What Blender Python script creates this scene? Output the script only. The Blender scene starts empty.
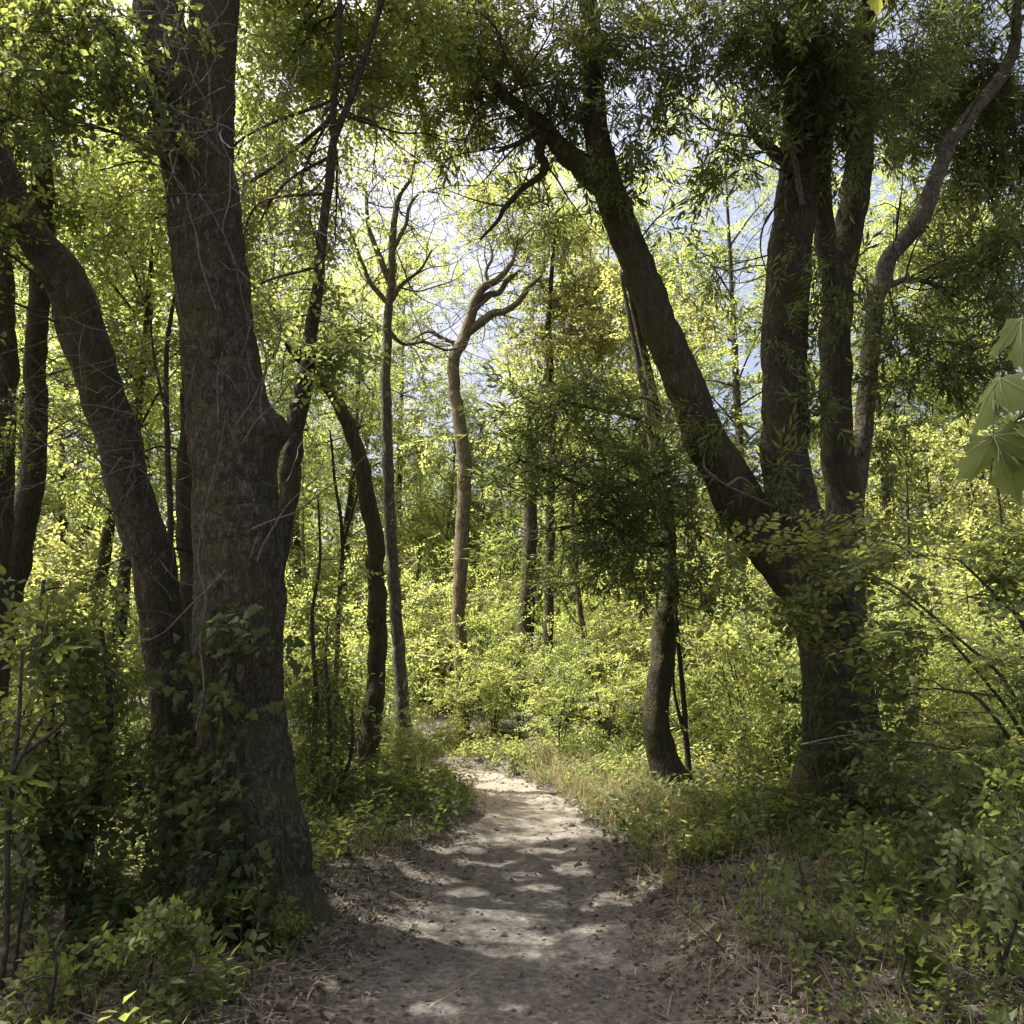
import bpy, math
import numpy as np
from mathutils import Vector

rng = np.random.default_rng(11)
SC = bpy.context.scene
COL = SC.collection
R = math.radians

# ------------------------------------------------------------------ camera
F = 800.0
CAMZ = 1.6
PITCH = R(10.5)
CP, SP = math.cos(PITCH), math.sin(PITCH)
SUN_EL, SUN_AZ = R(63.0), R(-72.0)
SUN = np.array([math.sin(SUN_AZ) * math.cos(SUN_EL), math.cos(SUN_AZ) * math.cos(SUN_EL), math.sin(SUN_EL)])


def at(px, py, Y):
    """the point seen at (px, py) of the photograph and standing Y metres ahead"""
    cx, cy = (px - 512) / F, -(py - 512) / F
    d = np.array([cx, CP - cy * SP, SP + cy * CP])
    p = d * (Y / d[1])
    p[2] += CAMZ
    return p


def mpp(px, py, Y):
    """metres per pixel there"""
    cy = -(py - 512) / F
    return (Y / (CP - cy * SP)) / F


def project(p):
    q = p - np.array([0, 0, CAMZ])
    z = q[:, 1] * CP + q[:, 2] * SP
    y = -q[:, 1] * SP + q[:, 2] * CP
    z = np.where(z > .05, z, .05)
    return 512 + F * q[:, 0] / z, 512 - F * y / z


# ------------------------------------------------------------------ noise
def _hash(i, j, k, s):
    n = (i * 374761393 + j * 668265263 + k * 2147483647 + s * 974634541).astype(np.int64) & 0x7fffffff
    n = (n ^ (n >> 13)) * 1274126177 & 0x7fffffff
    n = (n ^ (n >> 16)) * 1597334677 & 0x7fffffff
    return (n & 0xffff) / 65535.0


def vnoise(p, f=1.0, s=0):
    """smooth lattice noise, 0..1"""
    p = np.asarray(p, float) * f
    i = np.floor(p).astype(np.int64)
    t = p - i
    t = t * t * (3 - 2 * t)
    r = 0
    for a in (0, 1):
        wa = t[..., 0] if a else 1 - t[..., 0]
        for b in (0, 1):
            wb = t[..., 1] if b else 1 - t[..., 1]
            for c in (0, 1):
                wc = t[..., 2] if c else 1 - t[..., 2]
                r = r + wa * wb * wc * _hash(i[..., 0] + a, i[..., 1] + b, i[..., 2] + c, s)
    return r


# ------------------------------------------------------------------ terrain
PATH = np.array([(-.02, -6), (0, 0), (.0, 3.5), (.03, 5.3), (.12, 7.2), (.16, 9.1), (-.1, 10.6), (-.75, 12.0), (-2.0, 13.0), (-4, 13.7), (-7, 14.2), (-14, 15)])
PATHW = np.array([.85, .85, .82, .80, .74, .60, .50, .46, .46, .5, .5, .5])


def catmull(pts, n):
    pts = np.asarray(pts, float)
    q = np.vstack([2 * pts[0] - pts[1], pts, 2 * pts[-1] - pts[-2]])
    out = []
    for i in range(len(pts) - 1):
        p0, p1, p2, p3 = q[i], q[i + 1], q[i + 2], q[i + 3]
        t = np.linspace(0, 1, n, endpoint=False)[:, None]
        out.append(.5 * ((2 * p1) + (-p0 + p2) * t + (2 * p0 - 5 * p1 + 4 * p2 - p3) * t ** 2 + (-p0 + 3 * p1 - 3 * p2 + p3) * t ** 3))
    out.append(pts[-1:])
    return np.vstack(out)


PC = catmull(np.column_stack([PATH, PATHW]), 14)


def path_d(x, y):
    """signed distance to the path's edge, in metres (negative on the path), and the side"""
    x, y = np.asarray(x, float), np.asarray(y, float)
    best = np.full(x.shape, 1e9)
    for a, b in zip(PC[:-1], PC[1:]):
        ab = b[:2] - a[:2]
        t = np.clip(((x - a[0]) * ab[0] + (y - a[1]) * ab[1]) / (ab @ ab), 0, 1)
        d = np.hypot(x - a[0] - ab[0] * t, y - a[1] - ab[1] * t) - (a[2] + (b[2] - a[2]) * t)
        best = np.minimum(best, d)
    return best


def sstep(a, b, x):
    t = np.clip((x - a) / (b - a), 0, 1)
    return t * t * (3 - 2 * t)


def height(x, y):
    x, y = np.asarray(x, float), np.asarray(y, float)
    d = path_d(x, y)
    p = np.stack([x, y, 0 * x], -1)
    right = sstep(-.5, 1.5, x - np.interp(y, PATH[:, 1], PATH[:, 0]))
    off = sstep(-.15, .5, d)
    h = off * (.06 + (vnoise(p, 1.1, 3) - .3) * .16) + sstep(.2, 4.5, d) * (.30 * right + .12 * (1 - right))
    h += (vnoise(p, 6, 4) - .5) * .025 + (vnoise(p, 14, 5) - .5) * .012
    h -= sstep(.1, -.5, d) * .035
    h += sstep(13.5, 20, y) * .7 * sstep(0, 1.5, d) + sstep(20, 60, y) * 2.0
    return h


def gz(x, y):
    return float(height(np.array([x]), np.array([y]))[0])


def ground(px, py):
    """where the view ray through (px, py) meets the terrain"""
    lo, hi = 1.0, 60.0
    for _ in range(40):
        m = (lo + hi) / 2
        p = at(px, py, m)
        if p[2] > gz(p[0], p[1]):
            lo = m
        else:
            hi = m
    p = at(px, py, lo)
    return np.array([p[0], p[1], gz(p[0], p[1])])


# ------------------------------------------------------------------ where the canopy is open
SKY = [(430, 308, 44, 34, .96), (398, 296, 22, 40, .6), (352, 230, 20, 30, .4), (742, 222, 46, 42, .97), (700, 250, 26, 26, .5), (488, 165, 24, 16, .7),
       (640, 95, 18, 30, .6), (468, 375, 16, 34, .4), (515, 225, 26, 18, .5), (120, 300, 20, 18, .4), (275, 90, 12, 18, .4), (495, 265, 26, 22, .6),
       (655, 195, 16, 40, .3), (325, 140, 14, 24, .3), (700, 100, 20, 36, .3), (265, 245, 10, 24, .4), (640, 375, 12, 34, .4)]



def sunspot(px, py, wx, wy):
    g = ground(px, py)
    s = mpp(px, py, g[1])
    g2 = ground(px, py + wy)
    return (g[0], g[1], wx * s, max(.05, g[1] - g2[1]))


SPOTS = [sunspot(*a) for a in (
    (484, 865, 36, 5), (522, 878, 22, 4), (573, 872, 22, 5), (425, 879, 30, 5), (468, 895, 28, 5), (423, 896, 22, 5), (486, 911, 20, 5), (592, 909, 16, 5),
    (590, 932, 20, 5), (484, 930, 16, 4), (527, 941, 24, 7), (430, 944, 18, 4), (511, 1004, 18, 8), (550, 998, 20, 5), (440, 1010, 24, 7), (540, 890, 24, 3),
    (450, 850, 30, 4), (545, 852, 30, 4), (400, 925, 20, 5), (850, 985, 22, 8), (620, 900, 30, 8), (655, 880, 26, 10), (690, 860, 20, 8), (845, 985, 16, 8),
    (500, 838, 50, 4), (560, 835, 40, 4), (300, 850, 20, 4), (350, 905, 14, 4), (330, 985, 16, 6), (740, 950, 12, 5), (405, 868, 24, 5))]
ZONES = [(1.5, 8.7, 1.0, 1.5, .85), (1.9, 10.3, 1.4, 1.8, .9), (3.0, 10.6, 1.3, 2, .8), (.3, 9.9, .9, 1.4, .95), (.25, 10.0, .8, 1.9, .93), (1.25, 9.7, 1.0, 1.7, .85), (-.8, 12.3, 1.2, .8, .85), (-1.1, 9.6, .6, .9, .6), (1.7, 12.3, 1.6, 1.8, .6), (2.2, 8.2, .8, .9, .6), (.5, 15, 3, 2, .4)]



def open_keep(p):
    """False for the leaves that would close the gaps in the canopy"""
    keep = np.ones(len(p), bool)
    u = rng.random(len(p))
    px, py = project(p)
    for cx, cy, rx, ry, k in SKY:
        d = ((px - cx) / rx) ** 2 + ((py - cy) / ry) ** 2
        keep &= ~((d < 1) & (u < k * np.clip(1.5 * (1 - d) + .35, 0, 1)))
    high = p[:, 2] > 1.9
    g = p[:, :2] - SUN[:2] * (p[:, 2:3] / SUN[2])
    wob2 = vnoise(np.column_stack([g, 0 * g[:, :1]]), 7.0, 22) * .95
    for cx, cy, rx, ry in SPOTS:
        d = ((g[:, 0] - cx) / (rx * .9 + .03)) ** 2 + ((g[:, 1] - cy) / (ry * .9 + .03)) ** 2
        keep &= ~(high & (d < wob2 * 1.7 - .12))
    u = rng.random(len(p))
    wob = vnoise(np.column_stack([g, 0 * g[:, :1]]), 2.3, 21) * 1.3
    for cx, cy, rx, ry, k in ZONES:
        d = ((g[:, 0] - cx) / rx) ** 2 + ((g[:, 1] - cy) / ry) ** 2
        keep &= ~(high & (d < .6 + .5 * wob) & (u < k))
    return keep


# ------------------------------------------------------------------ mesh buffer
class MB:
    def __init__(s):
        s.v, s.t, s.q, s.r, s.tm, s.qm, s.n = [], [], [], [], [], [], 0

    def add(s, v, tris=None, quads=None, rnd=.5, mat=0):
        v = np.asarray(v, np.float32).reshape(-1, 3)
        s.v.append(v)
        s.r.append(np.broadcast_to(np.asarray(rnd, np.float32), (len(v),)))
        if tris is not None and len(tris):
            t = np.asarray(tris, np.int32).reshape(-1, 3)
            s.t.append(t + s.n)
            s.tm.append(np.full(len(t), mat, np.int32))
        if quads is not None and len(quads):
            q = np.asarray(quads, np.int32).reshape(-1, 4)
            s.q.append(q + s.n)
            s.qm.append(np.full(len(q), mat, np.int32))
        s.n += len(v)

    def build(s, name, mats, parent=None, smooth=True, loc=None):
        me = bpy.data.meshes.new(name)
        v = np.concatenate(s.v) if s.v else np.zeros((0, 3), np.float32)
        if loc is not None:
            v = v - np.asarray(loc, np.float32)
        t = np.concatenate(s.t) if s.t else np.zeros((0, 3), np.int32)
        q = np.concatenate(s.q) if s.q else np.zeros((0, 4), np.int32)
        me.vertices.add(len(v))
        me.vertices.foreach_set('co', v.ravel())
        me.loops.add(t.size + q.size)
        me.loops.foreach_set('vertex_index', np.concatenate([t.ravel(), q.ravel()]).astype(np.int32))
        me.polygons.add(len(t) + len(q))
        me.polygons.foreach_set('loop_start', np.concatenate([np.arange(len(t)) * 3, t.size + np.arange(len(q)) * 4]).astype(np.int32))
        mi = np.concatenate((s.tm or [np.zeros(0, np.int32)]) + (s.qm or [np.zeros(0, np.int32)])).astype(np.int32)
        me.polygons.foreach_set('material_index', mi)
        me.polygons.foreach_set('use_smooth', np.full(len(t) + len(q), smooth))
        a = me.attributes.new('rnd', 'FLOAT', 'POINT')
        a.data.foreach_set('value', np.concatenate(s.r).astype(np.float32) if s.r else np.zeros(0, np.float32))
        for m in (mats if isinstance(mats, (list, tuple)) else [mats]):
            me.materials.append(m)
        me.update(calc_edges=True)
        o = bpy.data.objects.new(name, me)
        COL.objects.link(o)
        if parent is not None:
            o.parent = parent
        return o


def tag(o, label=None, cat=None, group=None, kind=None):
    for k, v in (('label', label), ('category', cat), ('group', group), ('kind', kind)):
        if v:
            o[k] = v
    return o


def empty(name, loc, label, cat, group=None):
    o = bpy.data.objects.new(name, None)
    o.empty_display_size = .2
    COL.objects.link(o)
    o.location = [float(a) for a in loc]
    return tag(o, label, cat, group)


def copy_tree(o, parent=None):
    c = o.copy()
    COL.objects.link(c)
    c.parent = parent
    for ch in list(o.children):
        copy_tree(ch, c)
    return c


def tube(mb, pts, rad, seg=8, n=5, lump=.0, bark=.0, flare=0, seed=0, mat=0, rnd=.5, smoothpath=True):
    """a tapering round tube through pts; lump and bark roughen it, flare spreads its foot into roots"""
    pts = np.asarray(pts, float)
    rad = np.asarray(rad, float)
    cr = catmull(np.column_stack([pts, rad]), n) if smoothpath else np.column_stack([pts, rad])
    p, r = cr[:, :3], np.maximum(cr[:, 3], .0008)
    if lump and len(p) > 8:
        off = np.stack([vnoise(p + 17.3 * a + seed, 3.5, 60 + a) + .5 * vnoise(p + 5 * a + seed, 9, 63 + a) - .75 for a in range(3)], -1)
        p = p + off * np.minimum(r, .10)[:, None] * lump * 5.5
    tan = np.gradient(p, axis=0)
    tan /= np.linalg.norm(tan, axis=1, keepdims=True) + 1e-9
    u = np.cross(tan[0], [0, 1, 0.13])
    if np.linalg.norm(u) < .1:
        u = np.cross(tan[0], [1, 0, 0])
    us = []
    for t in tan:
        u = u - t * (u @ t)
        u = u / (np.linalg.norm(u) + 1e-9)
        us.append(u)
    us = np.array(us)
    ws = np.cross(tan, us)
    ang = np.linspace(0, 2 * np.pi, seg, endpoint=False)
    ring = us[:, None, :] * np.cos(ang)[None, :, None] + ws[:, None, :] * np.sin(ang)[None, :, None]
    rr = np.repeat(r[:, None], seg, 1)
    if lump or bark or flare:
        ln = np.concatenate([[0], np.cumsum(np.linalg.norm(np.diff(p, axis=0), axis=1))])
        q = np.stack(np.broadcast_arrays(np.cos(ang)[None] * r.mean(), np.sin(ang)[None] * r.mean(), ln[:, None]), -1)
        if lump:
            k = .55 / max(r.mean(), .02)
            rr = rr * (1 + lump * (vnoise(q + seed * 3.7, k, seed) - .5) * 2 + lump * .5 * (vnoise(q + seed, k * 2.6, seed + 1) - .5))
        if flare:
            lobes = 1 + .5 * np.cos(ang * 4 + seed)[None] + .35 * np.cos(ang * 7 + 2 * seed)[None]
            rr = rr + r[:, None] * flare * np.exp(-ln / (flare * r.mean() * 2.2))[:, None] * np.clip(lobes, .15, 2) * .6
        if bark:
            qa = q * np.array([1, 1, .28])
            rid = 1 - np.abs(vnoise(qa + seed, 19, seed + 5) - .5) * 2
            rid2 = 1 - np.abs(vnoise(qa + seed, 42, seed + 6) - .5) * 2
            rr = rr + bark * (rid ** 1.5 - .5) + bark * .5 * (rid2 - .6)
    v = p[:, None, :] + ring * rr[:, :, None]
    m = len(p)
    i = np.arange(m - 1)[:, None] * seg
    a = np.arange(seg)[None]
    b = (a + 1) % seg
    quads = np.stack(np.broadcast_arrays(i + a, i + b, i + seg + b, i + seg + a), -1).reshape(-1, 4)
    v = np.vstack([v.reshape(-1, 3), p[-1:] + tan[-1:] * r[-1] * .5])
    tr = np.stack([(m - 1) * seg + np.arange(seg), (m - 1) * seg + (np.arange(seg) + 1) % seg, np.full(seg, m * seg)], -1)
    mb.add(v, tr, quads, rnd, mat)
    return p, r


# ------------------------------------------------------------------ leaves and sprays
def tpl(kind, w):
    """a leaf along +X, one unit long, w wide"""
    if kind == 'flat':
        v = [(0, 0, 0), (.42, w / 2, .07 * w * 2), (.42, -w / 2, .07 * w * 2), (1, 0, -.08)]
        f = [(0, 3, 1), (0, 2, 3)]
    elif kind == 'full':
        v = [(0, 0, 0), (.35, 0, .03), (.7, 0, .0), (1, 0, -.1), (.3, w * .5, .06), (.68, w * .38, .03), (.3, -w * .5, .06), (.68, -w * .38, .03)]
        f = [(0, 1, 4), (1, 2, 5), (1, 5, 4), (2, 3, 5), (0, 6, 1), (1, 7, 2), (1, 6, 7), (2, 7, 3)]
    elif kind == 'ivy':
        o = [(0, 0), (-.12, .34), (.12, .52), (.32, .30), (.62, .30), (.70, .12), (1.0, 0), (.70, -.12), (.62, -.30), (.32, -.30), (.12, -.52), (-.12, -.34)]
        v = [(.3, 0, .06)] + [(x, y * w, -.05 * abs(y) - .05 * x) for x, y in o]
        f = [(0, i + 1, (i + 1) % 12 + 1) for i in range(12)]
    return np.array(v, float), np.array(f, np.int32)


def frame(d, up):
    """rotation matrices with X along d and Z near up"""
    d = d / (np.linalg.norm(d, axis=-1, keepdims=True) + 1e-9)
    y = np.cross(up, d)
    y = y / (np.linalg.norm(y, axis=-1, keepdims=True) + 1e-9)
    z = np.cross(d, y)
    return np.stack([d, y, z], -1)


class Spray:
    """a twig with its leaves, several variants of it"""

    def __init__(s, kind, near=False, nvar=8):
        s.var = []
        for k in range(nvar):
            r = np.random.default_rng(100 + k + hash(len(kind)) % 50)
            t = 'full' if near else 'flat'
            if kind == 'bay':
                n, L, w, ll = 17, .42, .23, .088
                x = L * (.15 + .85 * np.sort(r.random(n)) ** .7)
                az = np.arange(n) * 2.4 + r.random(n)
                el = r.uniform(.45, 1.05, n) * np.where(x > L * .93, .4, 1)
                d = np.stack([np.cos(el), np.sin(el) * np.cos(az), np.sin(el) * np.sin(az) - .22], -1)
                up = np.stack([0 * x, 0 * x, 1 + 0 * x], -1) + r.normal(0, .45, (n, 3))
            elif kind == 'broad':
                n, L, w, ll = 13, .46, .58, .082
                x = L * (.1 + .9 * np.arange(n) / (n - 1))
                sgn = np.where(np.arange(n) % 2, 1, -1)
                el = r.uniform(.7, 1.2, n) * np.where(np.arange(n) == n - 1, 0, 1)
                d = np.stack([np.cos(el), np.sin(el) * sgn, r.normal(-.12, .2, n)], -1)
                up = np.stack([0 * x, 0 * x, 1 + 0 * x], -1) + r.normal(0, .3, (n, 3))
            elif kind == 'small':
                n, L, w, ll = 22, .36, .52, .05
                x = L * (.05 + .95 * r.random(n))
                d = r.normal(0, 1, (n, 3)) + np.array([.7, 0, -.1])
                up = r.normal(0, .7, (n, 3)) + np.array([0, 0, 1])
            elif kind == 'whorl':
                n, L, w, ll = 9, .22, .32, .13
                x = L * np.where(np.arange(n) < 3, .55, 1.0)
                az = np.arange(n) * 2.4
                el = r.uniform(.9, 1.35, n)
                d = np.stack([np.cos(el), np.sin(el) * np.cos(az), np.sin(el) * np.sin(az)], -1)
                up = np.tile([1., 0, 0], (n, 1)) + r.normal(0, .2, (n, 3))
            elif kind == 'herb':
                n, L, w, ll = 12, .26, .55, .075
                x = L * (.12 + .88 * np.arange(n) / (n - 1))
                az = np.arange(n) * 2.4 + r.random(n) * .5
                el = r.uniform(1.0, 1.5, n)
                d = np.stack([np.cos(el), np.sin(el) * np.cos(az), np.sin(el) * np.sin(az)], -1)
                up = np.tile([1., 0, 0], (n, 1)) + r.normal(0, .25, (n, 3))
            elif kind == 'ivy':
                n, L, w, ll = 7, .3, .95, .062
                x = L * np.arange(n) / n
                d = np.stack([.2 + r.random(n) * .3, r.normal(0, .5, n), r.normal(0, .15, n)], -1)
                up = np.tile([0, 0, 1.], (n, 1)) + r.normal(0, .3, (n, 3))
                t = 'ivy'
            V, Fc = tpl(t, w)
            M = frame(d, up)
            sc = ll * r.uniform(.65, 1.2, n)
            bend = .03 * np.sin(x / L * 3)
            o = np.stack([x, 0 * x + bend * (k % 3 - 1), -.12 * (x / L) ** 2 * L + 0 * x], -1)
            pet = d / np.linalg.norm(d, axis=1, keepdims=True) * .012
            if kind == 'ivy':
                o[:, 1] += r.normal(0, .05, n)
            lv = np.einsum('lij,kj->lki', M, V) * sc[:, None, None] + (o + pet)[:, None, :]
            s.area = n * ll * ll * w * .55
            tw = []
            for xx, rr in ((0, .0035), (L * .5, .0026), (L, .001)):
                for a in (0, 2.1, 4.2):
                    tw.append((xx, math.cos(a) * rr + .03 * math.sin(xx / L * 3) * (k % 3 - 1), math.sin(a) * rr - .12 * (xx / L) ** 2 * L))
            tf = []
            for i in (0, 3):
                for a in range(3):
                    b = (a + 1) % 3
                    tf += [(i + a, i + b, i + 3 + b), (i + a, i + 3 + b, i + 3 + a)]
            s.var.append((lv, Fc, np.array(tw), np.array(tf, np.int32), r.uniform(-.12, .12, n)))

    def scatter(s, mb, pos, d, scale, rnd, up=None, twig=True, cull=True, roll=.35):
        n = len(pos)
        if not n:
            return
        up = np.tile([0, 0, 1.], (n, 1)) if up is None else up
        up = up + rng.normal(0, roll, (n, 3))
        M = frame(d, up) * np.asarray(scale)[:, None, None]
        which = rng.integers(0, len(s.var), n)
        for k, (lv, Fc, tw, tf, jit) in enumerate(s.var):
            I = np.where(which == k)[0]
            if not len(I):
                continue
            V = np.einsum('nij,lkj->nlki', M[I], lv) + pos[I][:, None, None, :]
            rn = np.clip(rnd[I][:, None] + jit[None] + rng.normal(0, .05, (len(I), len(jit))), 0, 1)
            V = V.reshape(-1, V.shape[2], 3)
            rn = rn.ravel()
            if cull:
                kp = open_keep(V.mean(1))
                V, rn = V[kp], rn[kp]
            m, nv = V.shape[0], V.shape[1]
            f = (np.arange(m)[:, None, None] * nv + Fc[None]).reshape(-1, 3)
            mb.add(V.reshape(-1, 3), f, None, np.repeat(rn, nv), 0)
            if twig:
                J = I[open_keep(pos[I])] if cull else I
                T = np.einsum('nij,kj->nki', M[J], tw) + pos[J][:, None, :]
                f = (np.arange(len(J))[:, None, None] * len(tw) + tf[None]).reshape(-1, 3)
                mb.add(T.reshape(-1, 3), f, None, .5, 1)


SPR = {k: Spray(k) for k in ('bay', 'broad', 'small', 'herb', 'ivy', 'whorl')}
SPRN = {k: Spray(k, True) for k in ('bay', 'broad', 'small', 'herb', 'whorl')}


LAI = 2.2


def unit(n):
    d = rng.normal(0, 1, (n, 3))
    return d / np.linalg.norm(d, axis=1, keepdims=True)


def fill_bough(mb, spray, c, rad, lai, scale=1.0, tone=.5, droop=.25, flat=0, cull=True, clump=.44, spread=.16):
    c, rad = np.asarray(c, float), np.asarray(rad, float)
    n = int(LAI * lai * math.pi * rad[0] * rad[2] / (spray.area * scale * scale))
    n = max(n, 4)
    m = int(n * 2.4)
    u = unit(m) * rng.random((m, 1)) ** (1 / 2.4)
    p = c + u * rad * (1 + .25 * (vnoise(u * 2 + c, 1.0, 8)[:, None] - .5))
    k = vnoise(p + 31, 1.5, 9) * .6 + vnoise(p, 3.4, 10) * .4 > clump
    p, u = p[k][:n], u[k][:n]
    d = u * 1.0 + rng.normal(0, .55, p.shape) + np.array([0, 0, -droop])
    if flat:
        d[:, 2] *= (1 - flat)
    p = p - d / (np.linalg.norm(d, axis=1, keepdims=True) + 1e-9) * .2 * scale
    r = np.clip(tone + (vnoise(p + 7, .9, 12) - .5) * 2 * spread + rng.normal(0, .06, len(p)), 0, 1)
    spray.scatter(mb, p, d, scale * rng.uniform(.75, 1.25, len(p)), r, cull=cull)
    return p


# ------------------------------------------------------------------ materials
def newmat(name):
    m = bpy.data.materials.new(name)
    m.use_nodes = True
    nt = m.node_tree
    nt.nodes.clear()
    return m, nt, nt.nodes, nt.links


def ramp(N, stops):
    r = N.new('ShaderNodeValToRGB')
    e = r.color_ramp.elements
    while len(e) < len(stops):
        e.new(.5)
    for x, (p, c) in zip(e, stops):
        x.position = p
        x.color = (*c, 1)
    return r


def leaf_mat(name, stops, tstops, mixw=.45, rough=.45, spec=.4):
    m, nt, N, L = newmat(name)
    a = N.new('ShaderNodeAttribute')
    a.attribute_name = 'rnd'
    geo = N.new('ShaderNodeTexCoord')
    no = N.new('ShaderNodeTexNoise')
    no.inputs['Scale'].default_value = 26
    L.new(geo.outputs['Object'], no.inputs['Vector'])
    ad = N.new('ShaderNodeMath')
    ad.operation = 'MULTIPLY_ADD'
    ad.inputs[1].default_value = .22
    L.new(no.outputs['Fac'], ad.inputs[0])
    sub = N.new('ShaderNodeMath')
    sub.operation = 'SUBTRACT'
    sub.inputs[1].default_value = .11
    L.new(a.outputs['Fac'], sub.inputs[0])
    L.new(sub.outputs[0], ad.inputs[2])
    c1, c2 = ramp(N, stops), ramp(N, tstops)
    L.new(ad.outputs[0], c1.inputs[0])
    L.new(ad.outputs[0], c2.inputs[0])
    b = N.new('ShaderNodeBsdfPrincipled')
    b.inputs['Roughness'].default_value = rough
    b.inputs['Specular IOR Level'].default_value = spec
    L.new(c1.outputs[0], b.inputs['Base Color'])
    t = N.new('ShaderNodeBsdfTranslucent')
    L.new(c2.outputs[0], t.inputs['Color'])
    x = N.new('ShaderNodeMixShader')
    x.inputs[0].default_value = mixw
    o = N.new('ShaderNodeOutputMaterial')
    L.new(b.outputs[0], x.inputs[1])
    L.new(t.outputs[0], x.inputs[2])
    L.new(x.outputs[0], o.inputs[0])
    return m


def bark_mat(name, dark, light, moss, mossamt=.4, scale=14, lich=(.32, .32, .28), lichamt=.0, bump=.5, stretch=.25):
    m, nt, N, L = newmat(name)
    tc = N.new('ShaderNodeTexCoord')
    mp = N.new('ShaderNodeMapping')
    mp.inputs['Scale'].default_value = (1, 1, stretch)
    L.new(tc.outputs['Object'], mp.inputs[0])
    n1 = N.new('ShaderNodeTexNoise')
    n1.inputs['Scale'].default_value = scale * 1.6
    n1.inputs['Detail'].default_value = 6
    n1.inputs['Roughness'].default_value = .65
    L.new(mp.outputs[0], n1.inputs['Vector'])
    def fissure(sc, wid, dist):
        f = N.new('ShaderNodeTexNoise')
        f.inputs['Scale'].default_value = sc
        f.inputs['Detail'].default_value = 3
        f.inputs['Roughness'].default_value = .55
        f.inputs['Distortion'].default_value = dist
        L.new(mp.outputs[0], f.inputs['Vector'])
        a = N.new('ShaderNodeMath')
        a.operation = 'SUBTRACT'
        a.inputs[1].default_value = .5
        L.new(f.outputs['Fac'], a.inputs[0])
        b = N.new('ShaderNodeMath')
        b.operation = 'ABSOLUTE'
        L.new(a.outputs[0], b.inputs[0])
        r = N.new('ShaderNodeMapRange')
        r.inputs['From Max'].default_value = wid
        L.new(b.outputs[0], r.inputs[0])
        return r
    f1, f2 = fissure(scale * 1.5, .085, .5), fissure(scale * 3.3, .07, .3)
    vr = N.new('ShaderNodeMath')
    vr.operation = 'MULTIPLY_ADD'
    vr.inputs[1].default_value = .35
    L.new(f2.outputs[0], vr.inputs[0])
    sc1 = N.new('ShaderNodeMath')
    sc1.operation = 'MULTIPLY'
    sc1.inputs[1].default_value = .65
    L.new(f1.outputs[0], sc1.inputs[0])
    L.new(sc1.outputs[0], vr.inputs[2])
    c = ramp(N, [(.3, dark), (.72, light)])
    L.new(n1.outputs['Fac'], c.inputs[0])
    mul = N.new('ShaderNodeMixRGB')
    mul.blend_type = 'MULTIPLY'
    mul.inputs[0].default_value = .62
    L.new(c.outputs[0], mul.inputs[1])
    L.new(vr.outputs[0], mul.inputs[2])
    n2 = N.new('ShaderNodeTexNoise')
    n2.inputs['Scale'].default_value = 3.1
    n2.inputs['Detail'].default_value = 5
    n2.inputs['Roughness'].default_value = .7
    L.new(tc.outputs['Object'], n2.inputs['Vector'])
    mr = N.new('ShaderNodeMapRange')
    mr.inputs['From Min'].default_value = .62 - mossamt * .3
    mr.inputs['From Max'].default_value = .85 - mossamt * .3
    mr.inputs['To Max'].default_value = .85
    L.new(n2.outputs['Fac'], mr.inputs[0])
    mx = N.new('ShaderNodeMixRGB')
    mx.inputs[2].default_value = (*moss, 1)
    L.new(mr.outputs[0], mx.inputs[0])
    L.new(mul.outputs[0], mx.inputs[1])
    n3 = N.new('ShaderNodeTexNoise')
    n3.inputs['Scale'].default_value = 10
    n3.inputs['Detail'].default_value = 9
    n3.inputs['Roughness'].default_value = .72
    mp3 = N.new('ShaderNodeMapping')
    mp3.inputs['Location'].default_value = (7, 3, 1)
    mp3.inputs['Scale'].default_value = (1, 1, .6)
    L.new(tc.outputs['Object'], mp3.inputs[0])
    L.new(mp3.outputs[0], n3.inputs['Vector'])
    lr = N.new('ShaderNodeMapRange')
    lr.inputs['From Min'].default_value = .66 - lichamt * .25
    lr.inputs['From Max'].default_value = .72 - lichamt * .25
    lr.inputs['To Max'].default_value = .8 if lichamt else 0
    L.new(n3.outputs['Fac'], lr.inputs[0])
    mx2 = N.new('ShaderNodeMixRGB')
    mx2.inputs[2].default_value = (*lich, 1)
    L.new(lr.outputs[0], mx2.inputs[0])
    L.new(mx.outputs[0], mx2.inputs[1])
    hs = N.new('ShaderNodeMath')
    hs.operation = 'MULTIPLY_ADD'
    hs.inputs[1].default_value = .6
    L.new(n1.outputs['Fac'], hs.inputs[0])
    L.new(vr.outputs[0], hs.inputs[2])
    bp = N.new('ShaderNodeBump')
    bp.inputs['Strength'].default_value = bump
    bp.inputs['Distance'].default_value = .02
    L.new(hs.outputs[0], bp.inputs['Height'])
    b = N.new('ShaderNodeBsdfPrincipled')
    b.inputs['Roughness'].default_value = .9
    b.inputs['Specular IOR Level'].default_value = .2
    L.new(mx2.outputs[0], b.inputs['Base Color'])
    L.new(bp.outputs[0], b.inputs['Normal'])
    o = N.new('ShaderNodeOutputMaterial')
    L.new(b.outputs[0], o.inputs[0])
    return m


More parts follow.
